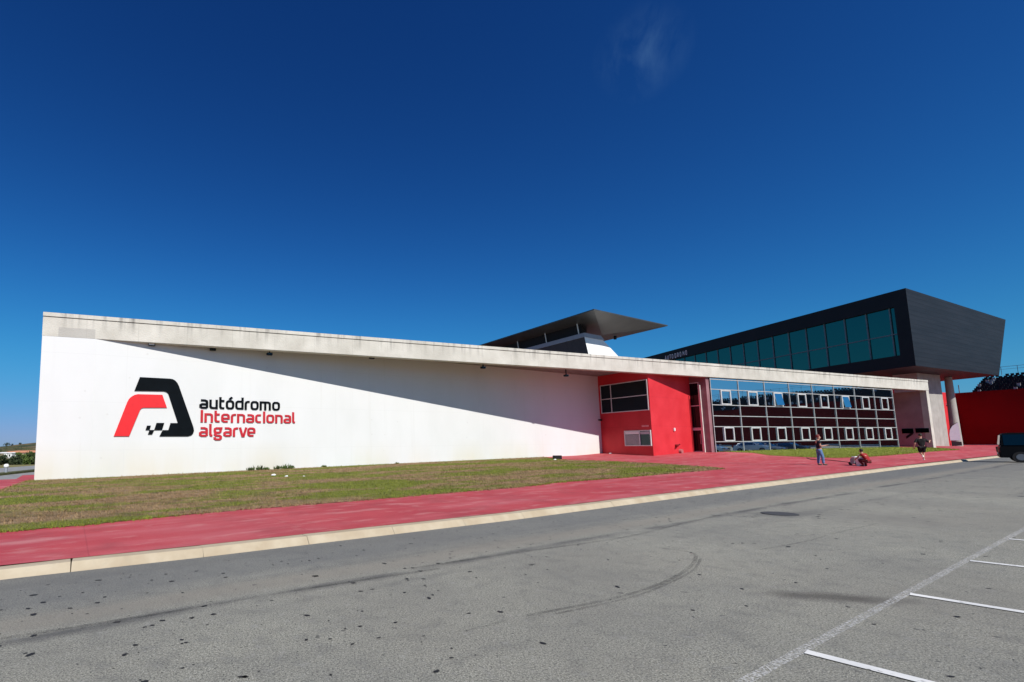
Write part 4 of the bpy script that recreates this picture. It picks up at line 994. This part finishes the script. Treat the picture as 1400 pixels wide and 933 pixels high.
m = M('tyre_rubber_mark', .85, spec=.2, color=(.035, .035, .036))
tr = nn(m.t, 'ShaderNodeBsdfTransparent'); mx = nn(m.t, 'ShaderNodeMixShader'); f_ = m.math('MULTIPLY', m.math('MULTIPLY', m.noise(14, 5, None, .25, .60), m.noise(.8, 3, None, .25, .60)), .32)
m.l(f_, mx.inputs[0]); m.l(tr.outputs[0], mx.inputs[1]); m.l(m.b.outputs[0], mx.inputs[2]); m.l(mx.outputs[0], m.t.nodes['Material Output'].inputs[0])
mb = MB()
def mark(pts, w_, z=.0045):
    W_ = [atz(x_, y_, 0)[:2] for x_, y_ in pts]; Q = []
    for i in range(len(W_) - 1):          # smooth the survey points
        p0_, p1_, p2_, p3_ = W_[max(0, i - 1)], W_[i], W_[i + 1], W_[min(len(W_) - 1, i + 2)]
        for t in np.linspace(0, 1, 7)[:-1]: Q.append(.5 * (2 * p1_ + (p2_ - p0_) * t + (2 * p0_ - 5 * p1_ + 4 * p2_ - p3_) * t * t + (3 * p1_ - p0_ - 3 * p2_ + p3_) * t ** 3))
    Q.append(W_[-1]); o_ = offset(Q, w_ / 2); u_ = offset(Q, -w_ / 2)
    for i in range(len(Q) - 1): mb.quad((*o_[i], z), (*o_[i + 1], z), (*u_[i + 1], z), (*u_[i], z))
mark([(720, 842), (790, 829), (853, 815), (905, 798), (938, 780), (951, 765), (945, 756), (905, 750)], .05)
mark([(760, 840), (860, 818), (912, 799), (948, 780), (958, 764)], .035)
mark([(560, 778), (700, 757), (853, 735), (930, 717), (984, 705)], .07)
mark([(0, 874), (120, 855), (240, 836), (380, 812), (520, 790), (600, 778)], .06)
mark([(640, 862), (668, 856), (690, 849)], .03)
mark([(1040, 752), (1100, 741), (1140, 730), (1200, 716)], .04)
struct('tyre_marks', mb, m.m, norm=False)

# ------------------------------------------------------------------ people
def skin_mesh(name, verts, edges, radii, mat, parent, sub=1, root=0):
    me = bpy.data.meshes.new(name); me.from_pydata([tuple(v) for v in verts], edges, []); o = bpy.data.objects.new(name, me); COL.objects.link(o)
    mod = o.modifiers.new('s', 'SKIN'); mod.use_smooth_shade = True
    for i, r_ in enumerate(radii): me.skin_vertices[0].data[i].radius = (r_, r_) if not isinstance(r_, tuple) else r_
    me.skin_vertices[0].data[root].use_root = True
    if sub: s = o.modifiers.new('b', 'SUBSURF'); s.levels = s.render_levels = sub
    dg = bpy.context.evaluated_depsgraph_get(); me2 = bpy.data.meshes.new_from_object(o.evaluated_get(dg)); bpy.data.objects.remove(o)
    me2.name = name; me2.materials.clear(); me2.materials.append(mat); o = bpy.data.objects.new(name, me2); o.parent = parent; COL.objects.link(o); return o
SKIN = simple('skin', (.45, .25, .17), .55, var=.05)
def person(loc, rotz, label, J, shirt, trouser, hair, shoe, sc_=1.0, shorts=False, sleeves=.55, cap=None):
    """J: joints in local metres (x right, y forward, z up)"""
    t = thing('person', loc, label, 'person'); t.rotation_euler = (0, 0, rotz); t.scale = (sc_,) * 3
    V = {k: np.array(v, float) for k, v in J.items()}
    names = list(V); idx = {k: i for i, k in enumerate(names)}
    rad = dict(pelvis=(.15, .11), waist=(.135, .10), chest=(.165, .115), neckb=(.075, .07), neck=(.052, .052), jaw=(.066, .078), head=(.080, .098), crown=(.062, .078), shL=.062, shR=.062, elL=.045, elR=.045, wrL=.028, wrR=.028, hpL=.095, hpR=.095, knL=.062, knR=.062, anL=.04, anR=.04, toL=.035, toR=.035, hdL=.036, hdR=.036)
    E_ = [('pelvis', 'waist'), ('waist', 'chest'), ('chest', 'neckb'), ('neckb', 'neck'), ('neck', 'jaw'), ('jaw', 'head'), ('head', 'crown')]
    for s in 'LR': E_ += [('chest', 'sh' + s), ('sh' + s, 'el' + s), ('el' + s, 'wr' + s), ('wr' + s, 'hd' + s), ('pelvis', 'hp' + s), ('hp' + s, 'kn' + s), ('kn' + s, 'an' + s), ('an' + s, 'to' + s)]
    vs = [V[k] for k in names]; rr = [rad[k] for k in names]; ed = [(idx[a], idx[b]) for a, b in E_]
    # five fingers a hand
    for s in 'LR':
        w_, h_ = V['wr' + s], V['hd' + s]; d = (h_ - w_) / np.linalg.norm(h_ - w_); sd = np.cross(d, [0, 0, 1.]); 
        if np.linalg.norm(sd) < .2: sd = np.cross(d, [0, 1., 0])
        sd /= np.linalg.norm(sd); dn_ = np.cross(sd, d)
        for k in range(5):
            i0 = len(vs)
            if k < 4:
                ln = (.07, .08, .075, .06)[k]; b_ = h_ + sd * (.028 * (1.5 - k)) + d * .02; p1_ = b_ + d * ln * .55 - dn_ * .008; p2_ = p1_ + d * ln * .45 - dn_ * .022
            else: b_ = w_ + (h_ - w_) * .5 + sd * .03; p1_ = b_ + sd * .03 + d * .02; p2_ = p1_ + d * .03 + sd * .008
            vs += [b_, p1_, p2_]; rr += [.010, .009, .008]; ed += [(idx['hd' + s], i0), (i0, i0 + 1), (i0 + 1, i0 + 2)]
    body = skin_mesh('body', vs, ed, rr, SKIN, t, 1, idx['pelvis'])
    # face: nose, brow and mouth shapes
    hd = V['head']; fwv = V['face'] if False else None
    def cloth(name, keys, edges, grow, mat, cut={}):
        vv = [V[k].copy() for k in keys]; r2 = []
        for k in keys:
            b_ = rad[k]; r2.append(tuple(x + grow for x in b_) if isinstance(b_, tuple) else b_ + grow)
        ii = {k: i for i, k in enumerate(keys)}
        for k, (k0, f_) in cut.items(): vv[ii[k]] = V[k0] + (V[k] - V[k0]) * f_
        if name in ('trousers', 'shorts'): r2[0] = (.135, .105)
        if 'neckb' in ii: vv[ii['neckb']] = V['neckb'] - np.array([0, 0, .02]); r2[ii['neckb']] = (.10, .09); r2[ii['chest']] = (.20, .15)
        return skin_mesh(name, vv, [(ii[a], ii[b]) for a, b in edges], r2, mat, t, 1, 0)
    cloth('shirt', ['waist', 'pelvis', 'chest', 'neckb', 'shL', 'elL', 'shR', 'elR'], [('pelvis', 'waist'), ('waist', 'chest'), ('chest', 'neckb'), ('chest', 'shL'), ('shL', 'elL'), ('chest', 'shR'), ('shR', 'elR')], .022, shirt, {'elL': ('shL', sleeves), 'elR': ('shR', sleeves)})
    if shorts: cloth('shorts', ['pelvis', 'hpL', 'knL', 'hpR', 'knR'], [('pelvis', 'hpL'), ('hpL', 'knL'), ('pelvis', 'hpR'), ('hpR', 'knR')], .034, trouser, {'knL': ('hpL', .95), 'knR': ('hpR', .95)})
    else: cloth('trousers', ['pelvis', 'hpL', 'knL', 'anL', 'hpR', 'knR', 'anR'], [('pelvis', 'hpL'), ('hpL', 'knL'), ('knL', 'anL'), ('pelvis', 'hpR'), ('hpR', 'knR'), ('knR', 'anR')], .022, trouser)
    for s in 'LR':
        a_, b_ = V['an' + s], V['to' + s]; hl = a_ + (a_ - b_) * .25 - np.array([0, 0, .02]) * 1
        skin_mesh('shoe', [hl, (a_ + b_) / 2 - np.array([0, 0, .01]), b_ + (b_ - a_) * .15], [(0, 1), (1, 2)], [(.045, .045), (.048, .045), (.042, .032)], shoe, t, 1)
    # hair cap set towards the back of the head
    c_ = (V['head'] + V['crown']) / 2; yb = V['facing'] if 'facing' in V else np.array([0, 1., 0])
    return t, V
def head_bits(t, V, hairm, face=(0, 1, 0), long=False):
    fv = np.array(face, float); fv /= np.linalg.norm(fv); sd = np.cross(fv, [0, 0, 1.]); c_ = V['head']
    bm = bmesh.new(); bmesh.ops.create_uvsphere(bm, u_segments=16, v_segments=10, radius=1)
    for v in bm.verts:
        p = v.co.copy(); q2 = sd * p.x * .093 + fv * (p.y * .108) + np.array([0, 0, 1.]) * p.z * .118
        if p.y > .35 and p.z < .45: q2 = q2 * .72       # leave the face free
        if p.z < -.35 and not long: q2 = q2 * .75
        v.co = Vector(q2 + c_ + np.array([0, 0, .045]) - fv * .018)
    me = bpy.data.meshes.new('hair'); bm.to_mesh(me); bm.free(); me.materials.append(hairm); o = bpy.data.objects.new('hair', me); o.parent = t; COL.objects.link(o)
    for q3 in me.polygons: q3.use_smooth = True
    mb = MB(); n0 = c_ + fv * .088 - np.array([0, 0, .02]); mb.hexa([n0 - sd * .015 - np.array([0, 0, .02]), n0 + sd * .015 - np.array([0, 0, .02]), n0 + fv * .022 - np.array([0, 0, .02])], [n0 - sd * .008 + np.array([0, 0, .03]), n0 + sd * .008 + np.array([0, 0, .03]), n0 + fv * .006 + np.array([0, 0, .03])])
    me = bpy.data.meshes.new('nose'); me.from_pydata(mb.v, [], mb.f); me.materials.append(SKIN); o = bpy.data.objects.new('nose', me); o.parent = t; COL.objects.link(o)
    for s in (-1, 1):
        mb = MB(); e_ = c_ + fv * .088 + sd * s * .033 + np.array([0, 0, .012]); mb.lathe(e_, [(.004, -.008), (.012, 0), (.004, .008)], 8); me = bpy.data.meshes.new('eye'); me.from_pydata(mb.v, [], mb.f); me.materials.append(BLK2); o = bpy.data.objects.new('eye', me); o.parent = t; COL.objects.link(o)
HAIR = simple('dark_hair', (.02, .014, .01), .7); HAIR2 = simple('auburn_cap', (.16, .03, .025), .7)
NAVY = simple('navy_shirt', (.010, .013, .02), .85); JEAN = simple('blue_jeans', (.10, .19, .36), .85, var=.3, sc_=12); BLKC = simple('black_cloth', (.006, .006, .007), .9); REDC = simple('red_cloth', (.26, .008, .010), .85)
SHOE = simple('black_shoe', (.02, .02, .022), .6); SHOEW = simple('white_shoe', (.7, .65, .62), .6)
stand = dict(pelvis=(0, 0, .95), waist=(0, 0, 1.10), chest=(0, 0, 1.32), neckb=(0, 0, 1.45), neck=(0, .01, 1.51), jaw=(0, .03, 1.565), head=(0, .02, 1.65), crown=(0, .0, 1.72),
             shL=(-.19, 0, 1.40), shR=(.19, 0, 1.40), elL=(-.24, -.03, 1.12), elR=(.24, -.03, 1.12), wrL=(-.23, .05, .87), wrR=(.23, .05, .87), hdL=(-.23, .07, .80), hdR=(.23, .07, .80),
             hpL=(-.10, 0, .88), hpR=(.10, 0, .88), knL=(-.11, .02, .49), knR=(.11, .02, .49), anL=(-.12, 0, .08), anR=(.12, 0, .08), toL=(-.13, .15, .045), toR=(.13, .15, .045))
# 1: man in jeans seen from the side, facing right, forearms forward
J = dict(stand); J.update(elL=(-.22, .02, 1.10), elR=(.22, .02, 1.10), wrL=(-.10, .25, 1.13), wrR=(.10, .27, 1.15), hdL=(-.07, .33, 1.15), hdR=(.07, .35, 1.17), chest=(0, -.05, 1.32), waist=(0, .02, 1.10), knR=(.11, .1, .49), anR=(.12, .1, .08), toR=(.13, .25, .045), knL=(-.11, -.02, .49), anL=(-.12, -.06, .08), toL=(-.13, .09, .045), jaw=(0, .05, 1.555), head=(0, .035, 1.635), crown=(0, .02, 1.70))
b = atg(1122, 636.5); t, V = person(b, -math.atan2(b[0], b[1]) - R(75), 'person in dark T-shirt and blue jeans standing with forearms raised', J, NAVY, JEAN, None, SHOE, 1.0); head_bits(t, V, HAIR2)
pr = wloc(t)
mb = MB(); mb.box(-.1, .1, .36, .46, 1.12, 1.17); mb.tube((0, .44, 1.15), (0, 1.5, 1.06), .012, .01, 6)
me = bpy.data.meshes.new('hose_lance'); me.from_pydata(mb.v, [], mb.f); me.materials.append(BLK2); o = bpy.data.objects.new('hose_lance', me); COL.objects.link(o); o.location = t.location; o.rotation_euler = t.rotation_euler; tag(o, 'thin black spray lance held by the person in jeans', 'lance')
# 2: person in black running away
J = dict(stand); J.update(pelvis=(0, 0, .93), elR=(.36, .06, 1.18), wrR=(.42, .24, 1.30), hdR=(.43, .30, 1.33), elL=(-.30, -.12, 1.14), wrL=(-.34, -.02, .90), hdL=(-.35, .02, .83), hpL=(-.09, 0, .87), hpR=(.09, .02, .87), knL=(-.08, .12, .50), anL=(-.03, -.18, .34), toL=(-.03, -.26, .22), knR=(.06, .06, .48), anR=(.03, -.02, .08), toR=(.03, .13, .045))
b = atg(1262.5, 629.5); t, V = person(b, -math.atan2(b[0], b[1]) + R(8), 'person in black T-shirt and black shorts running away on the red pavement', J, BLKC, BLKC, None, SHOEW, 1.02, shorts=True, sleeves=.95); head_bits(t, V, HAIR)
# 3: crouching person in red
J = dict(pelvis=(0, -.12, .34), waist=(0, -.08, .50), chest=(0, .06, .72), neckb=(0, .12, .84), neck=(0, .15, .88), jaw=(0, .19, .92), head=(0, .20, 1.0), crown=(0, .19, 1.07), shL=(-.18, .08, .79), shR=(.18, .08, .79), elL=(-.24, .26, .60), elR=(.24, .26, .60), wrL=(-.14, .44, .48), wrR=(.14, .44, .48), hdL=(-.12, .50, .44), hdR=(.12, .50, .44),
         hpL=(-.10, -.08, .32), hpR=(.10, -.08, .32), knL=(-.17, .28, .46), knR=(.17, .28, .46), anL=(-.14, .06, .08), anR=(.14, .06, .08), toL=(-.16, .2, .045), toR=(.16, .2, .045))
b = atg(1184.5, 638); t, V = person(b, -math.atan2(b[0], b[1]) + R(60), 'crouching person in red with dark hair beside a white bucket', J, REDC, simple('dark_red_trousers', (.10, .01, .012), .8), None, SHOE, .86); head_bits(t, V, HAIR, long=True)
# bucket
b = atg(1177, 637.5); t = thing('bucket', b, 'white plastic bucket beside the crouching person in red', 'bucket')
me_ = MB().lathe(b, [(.17, 0), (.22, .46), (.235, .46), (.235, .50), (.20, .50), (.16, .05)], 18); mesh('tub', me_, WP, t, smooth=False)
mb = MB(); pts = [(b[0] + .23 * math.cos(a), b[1], b[2] + .48 + .16 * math.sin(a)) for a in np.linspace(0, math.pi, 9)]
for p, q2 in zip(pts[:-1], pts[1:]): mb.tube(p, q2, .008, .008, 6)
mesh('handle', mb, ALUD, t)
b = atg(1170.5, 636.5); t = thing('pressure_washer', b, 'small grey pressure washer on wheels left of the white bucket', 'pressure washer')
mesh('housing', MB().box(b[0] - .2, b[0] + .2, b[1] - .15, b[1] + .15, b[2] + .08, b[2] + .42), simple('grey_plastic', (.30, .31, .34), .5), t, bevel=.04)
mesh('top_cover', MB().box(b[0] - .14, b[0] + .2, b[1] - .12, b[1] + .12, b[2] + .43, b[2] + .52), WP, t, bevel=.03)
for s in (-1, 1): mesh('wheel', MB().tube((b[0] - .12, b[1] + .16 * s, b[2] + .1), (b[0] - .12, b[1] + .21 * s, b[2] + .1), .1, .1, 14), BLK2, t)
# hoses on the ground
def hose(pts, r_, lab):
    W_ = [atg(*p) + up3 * .02 for p in pts]; mb = MB()
    for p, q2 in zip(W_[:-1], W_[1:]): mb.tube(p, q2, r_, r_, 6)
    tag(mesh('hose', mb, BLK2, base=W_[0]), lab, 'hose')
hose([(1103, 626.5), (1108, 628.5), (1116, 629.3), (1126, 629.2), (1138, 630.2), (1150, 631.5), (1162, 632.8), (1169, 634.5)], .022, 'black hose curving over the red pavement to the pressure washer')

# ------------------------------------------------------------------ vehicles
def car_paint(name, c, rough=.3, metal=.3):
    m = M(name, rough, metal, .5, c); m.b.inputs['Coat Weight'].default_value = 0 if c[0] < .01 else .6; m.b.inputs['Coat Roughness'].default_value = .05; m.color(m.mix(m.noise(3, 4), tuple(v * .9 for v in c), c)); return m.m
CG = glass('car_glass', (.6, .75, .75), .02, .25, (.004, .006, .007)); RUB = simple('rubber', (.015, .015, .015), .85); RIM = simple('alloy', (.22, .22, .23), .4, .7)
def car(loc, rotz, label, paint, L_=4.4, W_=1.8, H_=1.45, van=False, name='parked_car', cat='car', group=None, glassm=None):
    """local frame: x forward, y left, z up; origin on the ground at the middle"""
    t = thing(name, loc, label, cat, group); t.rotation_euler = (0, 0, rotz); h = L_ / 2; gm = glassm or CG
    def add(n, mb, mat, par=t, bev=0, smooth=False):
        me = bpy.data.meshes.new(n); me.from_pydata([tuple(map(float, v)) for v in mb.v], [], mb.f); bm = bmesh.new(); bm.from_mesh(me); bmesh.ops.recalc_face_normals(bm, faces=bm.faces)
        if bev: bmesh.ops.bevel(bm, geom=[e for e in bm.edges if e.is_manifold and e.calc_face_angle(0) > .3], offset=bev, segments=3, affect='EDGES', clamp_overlap=True)
        bm.to_mesh(me); bm.free()
        for p in me.polygons: p.use_smooth = smooth
        me.materials.append(mat); o = bpy.data.objects.new(n, me); o.parent = par; COL.objects.link(o); return o
    if van: low = [(-h, .32), (-h - .02, .95), (-h + .04, 1.10), (h - 1.15, 1.12), (h - .3, .98), (h, .75), (h, .32)]; top = [(-h + .05, 1.10), (-h + .16, H_ - .08), (-h + .4, H_), (h - 2.1, H_), (h - 1.8, H_ - .08), (h - 1.1, 1.11)]
    else: low = [(-h, .3), (-h, .78), (-h + .12, .92), (h - 1.25, .95), (h - .25, .76), (h, .58), (h, .3)]; top = [(-h + .15, .91), (-h + .75, H_ - .1), (-h + 1.2, H_), (h - 2.2, H_), (h - 1.9, H_ - .05), (h - 1.15, .94)]
    def prism(pts, w0, w1=None):
        w1 = w1 or w0; mb = MB(); zs = [z for _, z in pts]; z0_, z1_ = min(zs), max(zs); ww = lambda z: w0 + (w1 - w0) * (z - z0_) / (z1_ - z0_)
        mb.hexa([(x, -ww(z) / 2, z) for x, z in pts], [(x, ww(z) / 2, z) for x, z in pts]); return mb
    add('body', prism(low, W_, W_ * .97), paint, bev=.05); cab = add('cabin', prism(top, W_ * .95, W_ * (.84 if van else .72)), paint, bev=.05)
    # side glass
    zt_ = H_ - .12; zb__ = 1.16 if van else 1.0
    for s in (-1, 1):
        xs2 = (-h + (.22 if van else .75), h - (1.75 if van else 1.95)); 
        for k, (xa, xb) in enumerate(((xs2[0], -h + L_ * .33), (-h + L_ * .35, -h + L_ * .56), (-h + L_ * .58, xs2[1] + .35))):
            if xb - xa < .15: continue
            def yy(z): w1_ = W_ * (.84 if van else .72); zz0 = 1.10 if van else .91; return s * ((W_ * .95 + (w1_ - W_ * .95) * (z - zz0) / (H_ - zz0)) / 2)
            mb = MB(); xt = xb - (.3 if k == 2 else 0); q2 = [(xa, yy(zb__) + s * .012, zb__), (xb, yy(zb__) + s * .012, zb__), (xt, yy(zt_) + s * .012, zt_), (xa + (.25 if k == 0 and not van else 0), yy(zt_) + s * .012, zt_)]
            mb.hexa([(x, y - s * .02, z) for x, y, z in q2], q2); add('side_window', mb, gm, cab)
        add('door_handle', MB().box(-h + L_ * .38, -h + L_ * .42, min(s * (W_ / 2 - .01), s * (W_ / 2 + .02)), max(s * (W_ / 2 - .01), s * (W_ / 2 + .02)), .92, .95), RIM)
        m_ = MB().box(h - L_ * .30, h - L_ * .26, min(s * (W_ / 2 - .02), s * (W_ / 2 + .2)), max(s * (W_ / 2 - .02), s * (W_ / 2 + .2)), 1.05, 1.22); add('wing_mirror', m_, paint, bev=.03)
        add('headlight', MB().box(h - .12, h + .012, min(s * .5, s * .86), max(s * .5, s * .86), .60, .74), RIM); add('tail_light', MB().box(-h - .03, -h + .06, min(s * .68, s * .9), max(s * .68, s * .9), .7, 1.05), simple('tail_red', (.25, .01, .01), .3))
        for xw in (-h + .85, h - .88):
            y0, y1 = s * (W_ / 2 - .2), s * (W_ / 2 + .015); R_ = .36 if van else .31
            wh = add('wheel', MB().tube((xw, y0, R_), (xw, y1, R_), R_, R_, 22), RUB); add('rim', MB().tube((xw, y1 - s * .02, R_), (xw, y1 + s * .01, R_), R_ * .62, R_ * .58, 16), RIM, wh)
    # windscreens
    for (xa, za_), (xb, zb2) in ((top[-1], top[-2]), (top[0], top[1])):
        f0, f1 = .12, .9; pa_ = (xa + (xb - xa) * f0, za_ + (zb2 - za_) * f0); pb_ = (xa + (xb - xa) * f1, za_ + (zb2 - za_) * f1); sgn = 1 if xa > 0 else -1
        mb = MB(); q2 = [(pa_[0] + sgn * .015, -W_ * .42, pa_[1]), (pa_[0] + sgn * .015, W_ * .42, pa_[1]), (pb_[0] + sgn * .015, W_ * .36, pb_[1]), (pb_[0] + sgn * .015, -W_ * .36, pb_[1])]
        mb.hexa([(x - sgn * .02, y, z) for x, y, z in q2], q2); add('windscreen' if sgn > 0 else 'rear_window', mb, gm, cab)
    add('number_plate', MB().box(-h - .035, -h - .02, -.26, .26, .55, .66), WP)
    return t
BP = car_paint('black_car_paint', (.002, .0022, .003), .5, .0); BP.node_tree.nodes['Principled BSDF'].inputs['Specular IOR Level'].default_value = .12
rl_ = atz(1368.5, 632.5, 0); vd = np.array([math.cos(R(-50)), math.sin(R(-50)), 0]); vc = rl_ + vd * 2.45 + np.array([-vd[1], vd[0], 0]) * .95
car(vc, R(-50), 'black people carrier standing on the road at the right edge', BP, 4.9, 1.9, 2.0, True, 'parked_van', 'van', glassm=GLD)
for k, (x, y, rz, c_, lab) in enumerate([(60.5, 35.5, 105, (.55, .56, .57), 'silver car seen only as a reflection in the left end of the glass facade'), (64, 33.5, 105, (.10, .11, .13), 'dark grey car reflected beside the silver one in the glass'),
        (66.5, 39.5, 105, (.60, .61, .62), 'white car reflected in the second bay of the glass'), (72, 40.5, 105, (.5, .51, .52), 'pale silver car reflected in the third bay of the glass'), (78, 42.5, 105, (.05, .07, .10), 'dark blue car reflected towards the right of the glass')]):
    car((x, y, 0.0), R(rz), lab, car_paint('car_paint', c_, .3, .5), 4.4, 1.8, 1.45, name='parked_car', group='cars parked along the lot')

# feather flag by the column
b = atg(1300, 610.5); b = aty(1299.5, 609.5, 70.0); t = thing('feather_flag', b, 'white feather flag with a block of dark base shade between the pier and the column', 'flag')
tdir = np.array([.63, -.776, 0])
f = lambda u_, z_, n_=0: b + tdir * u_ + up3 * z_ + np.array([-tdir[1], tdir[0], 0]) * n_
mb = MB()
cur = [(.05, .75), (.04, 1.6), (.15, 2.3), (.42, 2.85), (.85, 3.25), (.98, 3.25), (1.0, 2.6), (1.0, 1.6), (1.02, .75)]
mb.hexa([f(u_, z_, 0) for u_, z_ in cur], [f(u_, z_, .03) for u_, z_ in cur]); mesh('cloth', mb, simple('white_cloth', (.75, .75, .82), .8, var=.04), t)
mb = MB(); P_ = [(0, 0), (0, 1.6), (.1, 2.35), (.4, 2.95), (.9, 3.32)]
for p, q2 in zip(P_[:-1], P_[1:]): mb.tube(f(*p), f(*q2), .03, .025, 6)
mesh('pole', mb, BLK2, t); mb = MB(); mb.fb(b, tdir, np.array([-tdir[1], tdir[0], 0]), .15, 1.05, -.2, .5, 0, .55); mesh('foot', mb, simple('dark_base_shade', (.03, .02, .025), .7), t)  # dark block stands in for the shade at the flag's base
# dust-free render defaults
sc.render.engine = 'CYCLES'; sc.cycles.max_bounces = 8
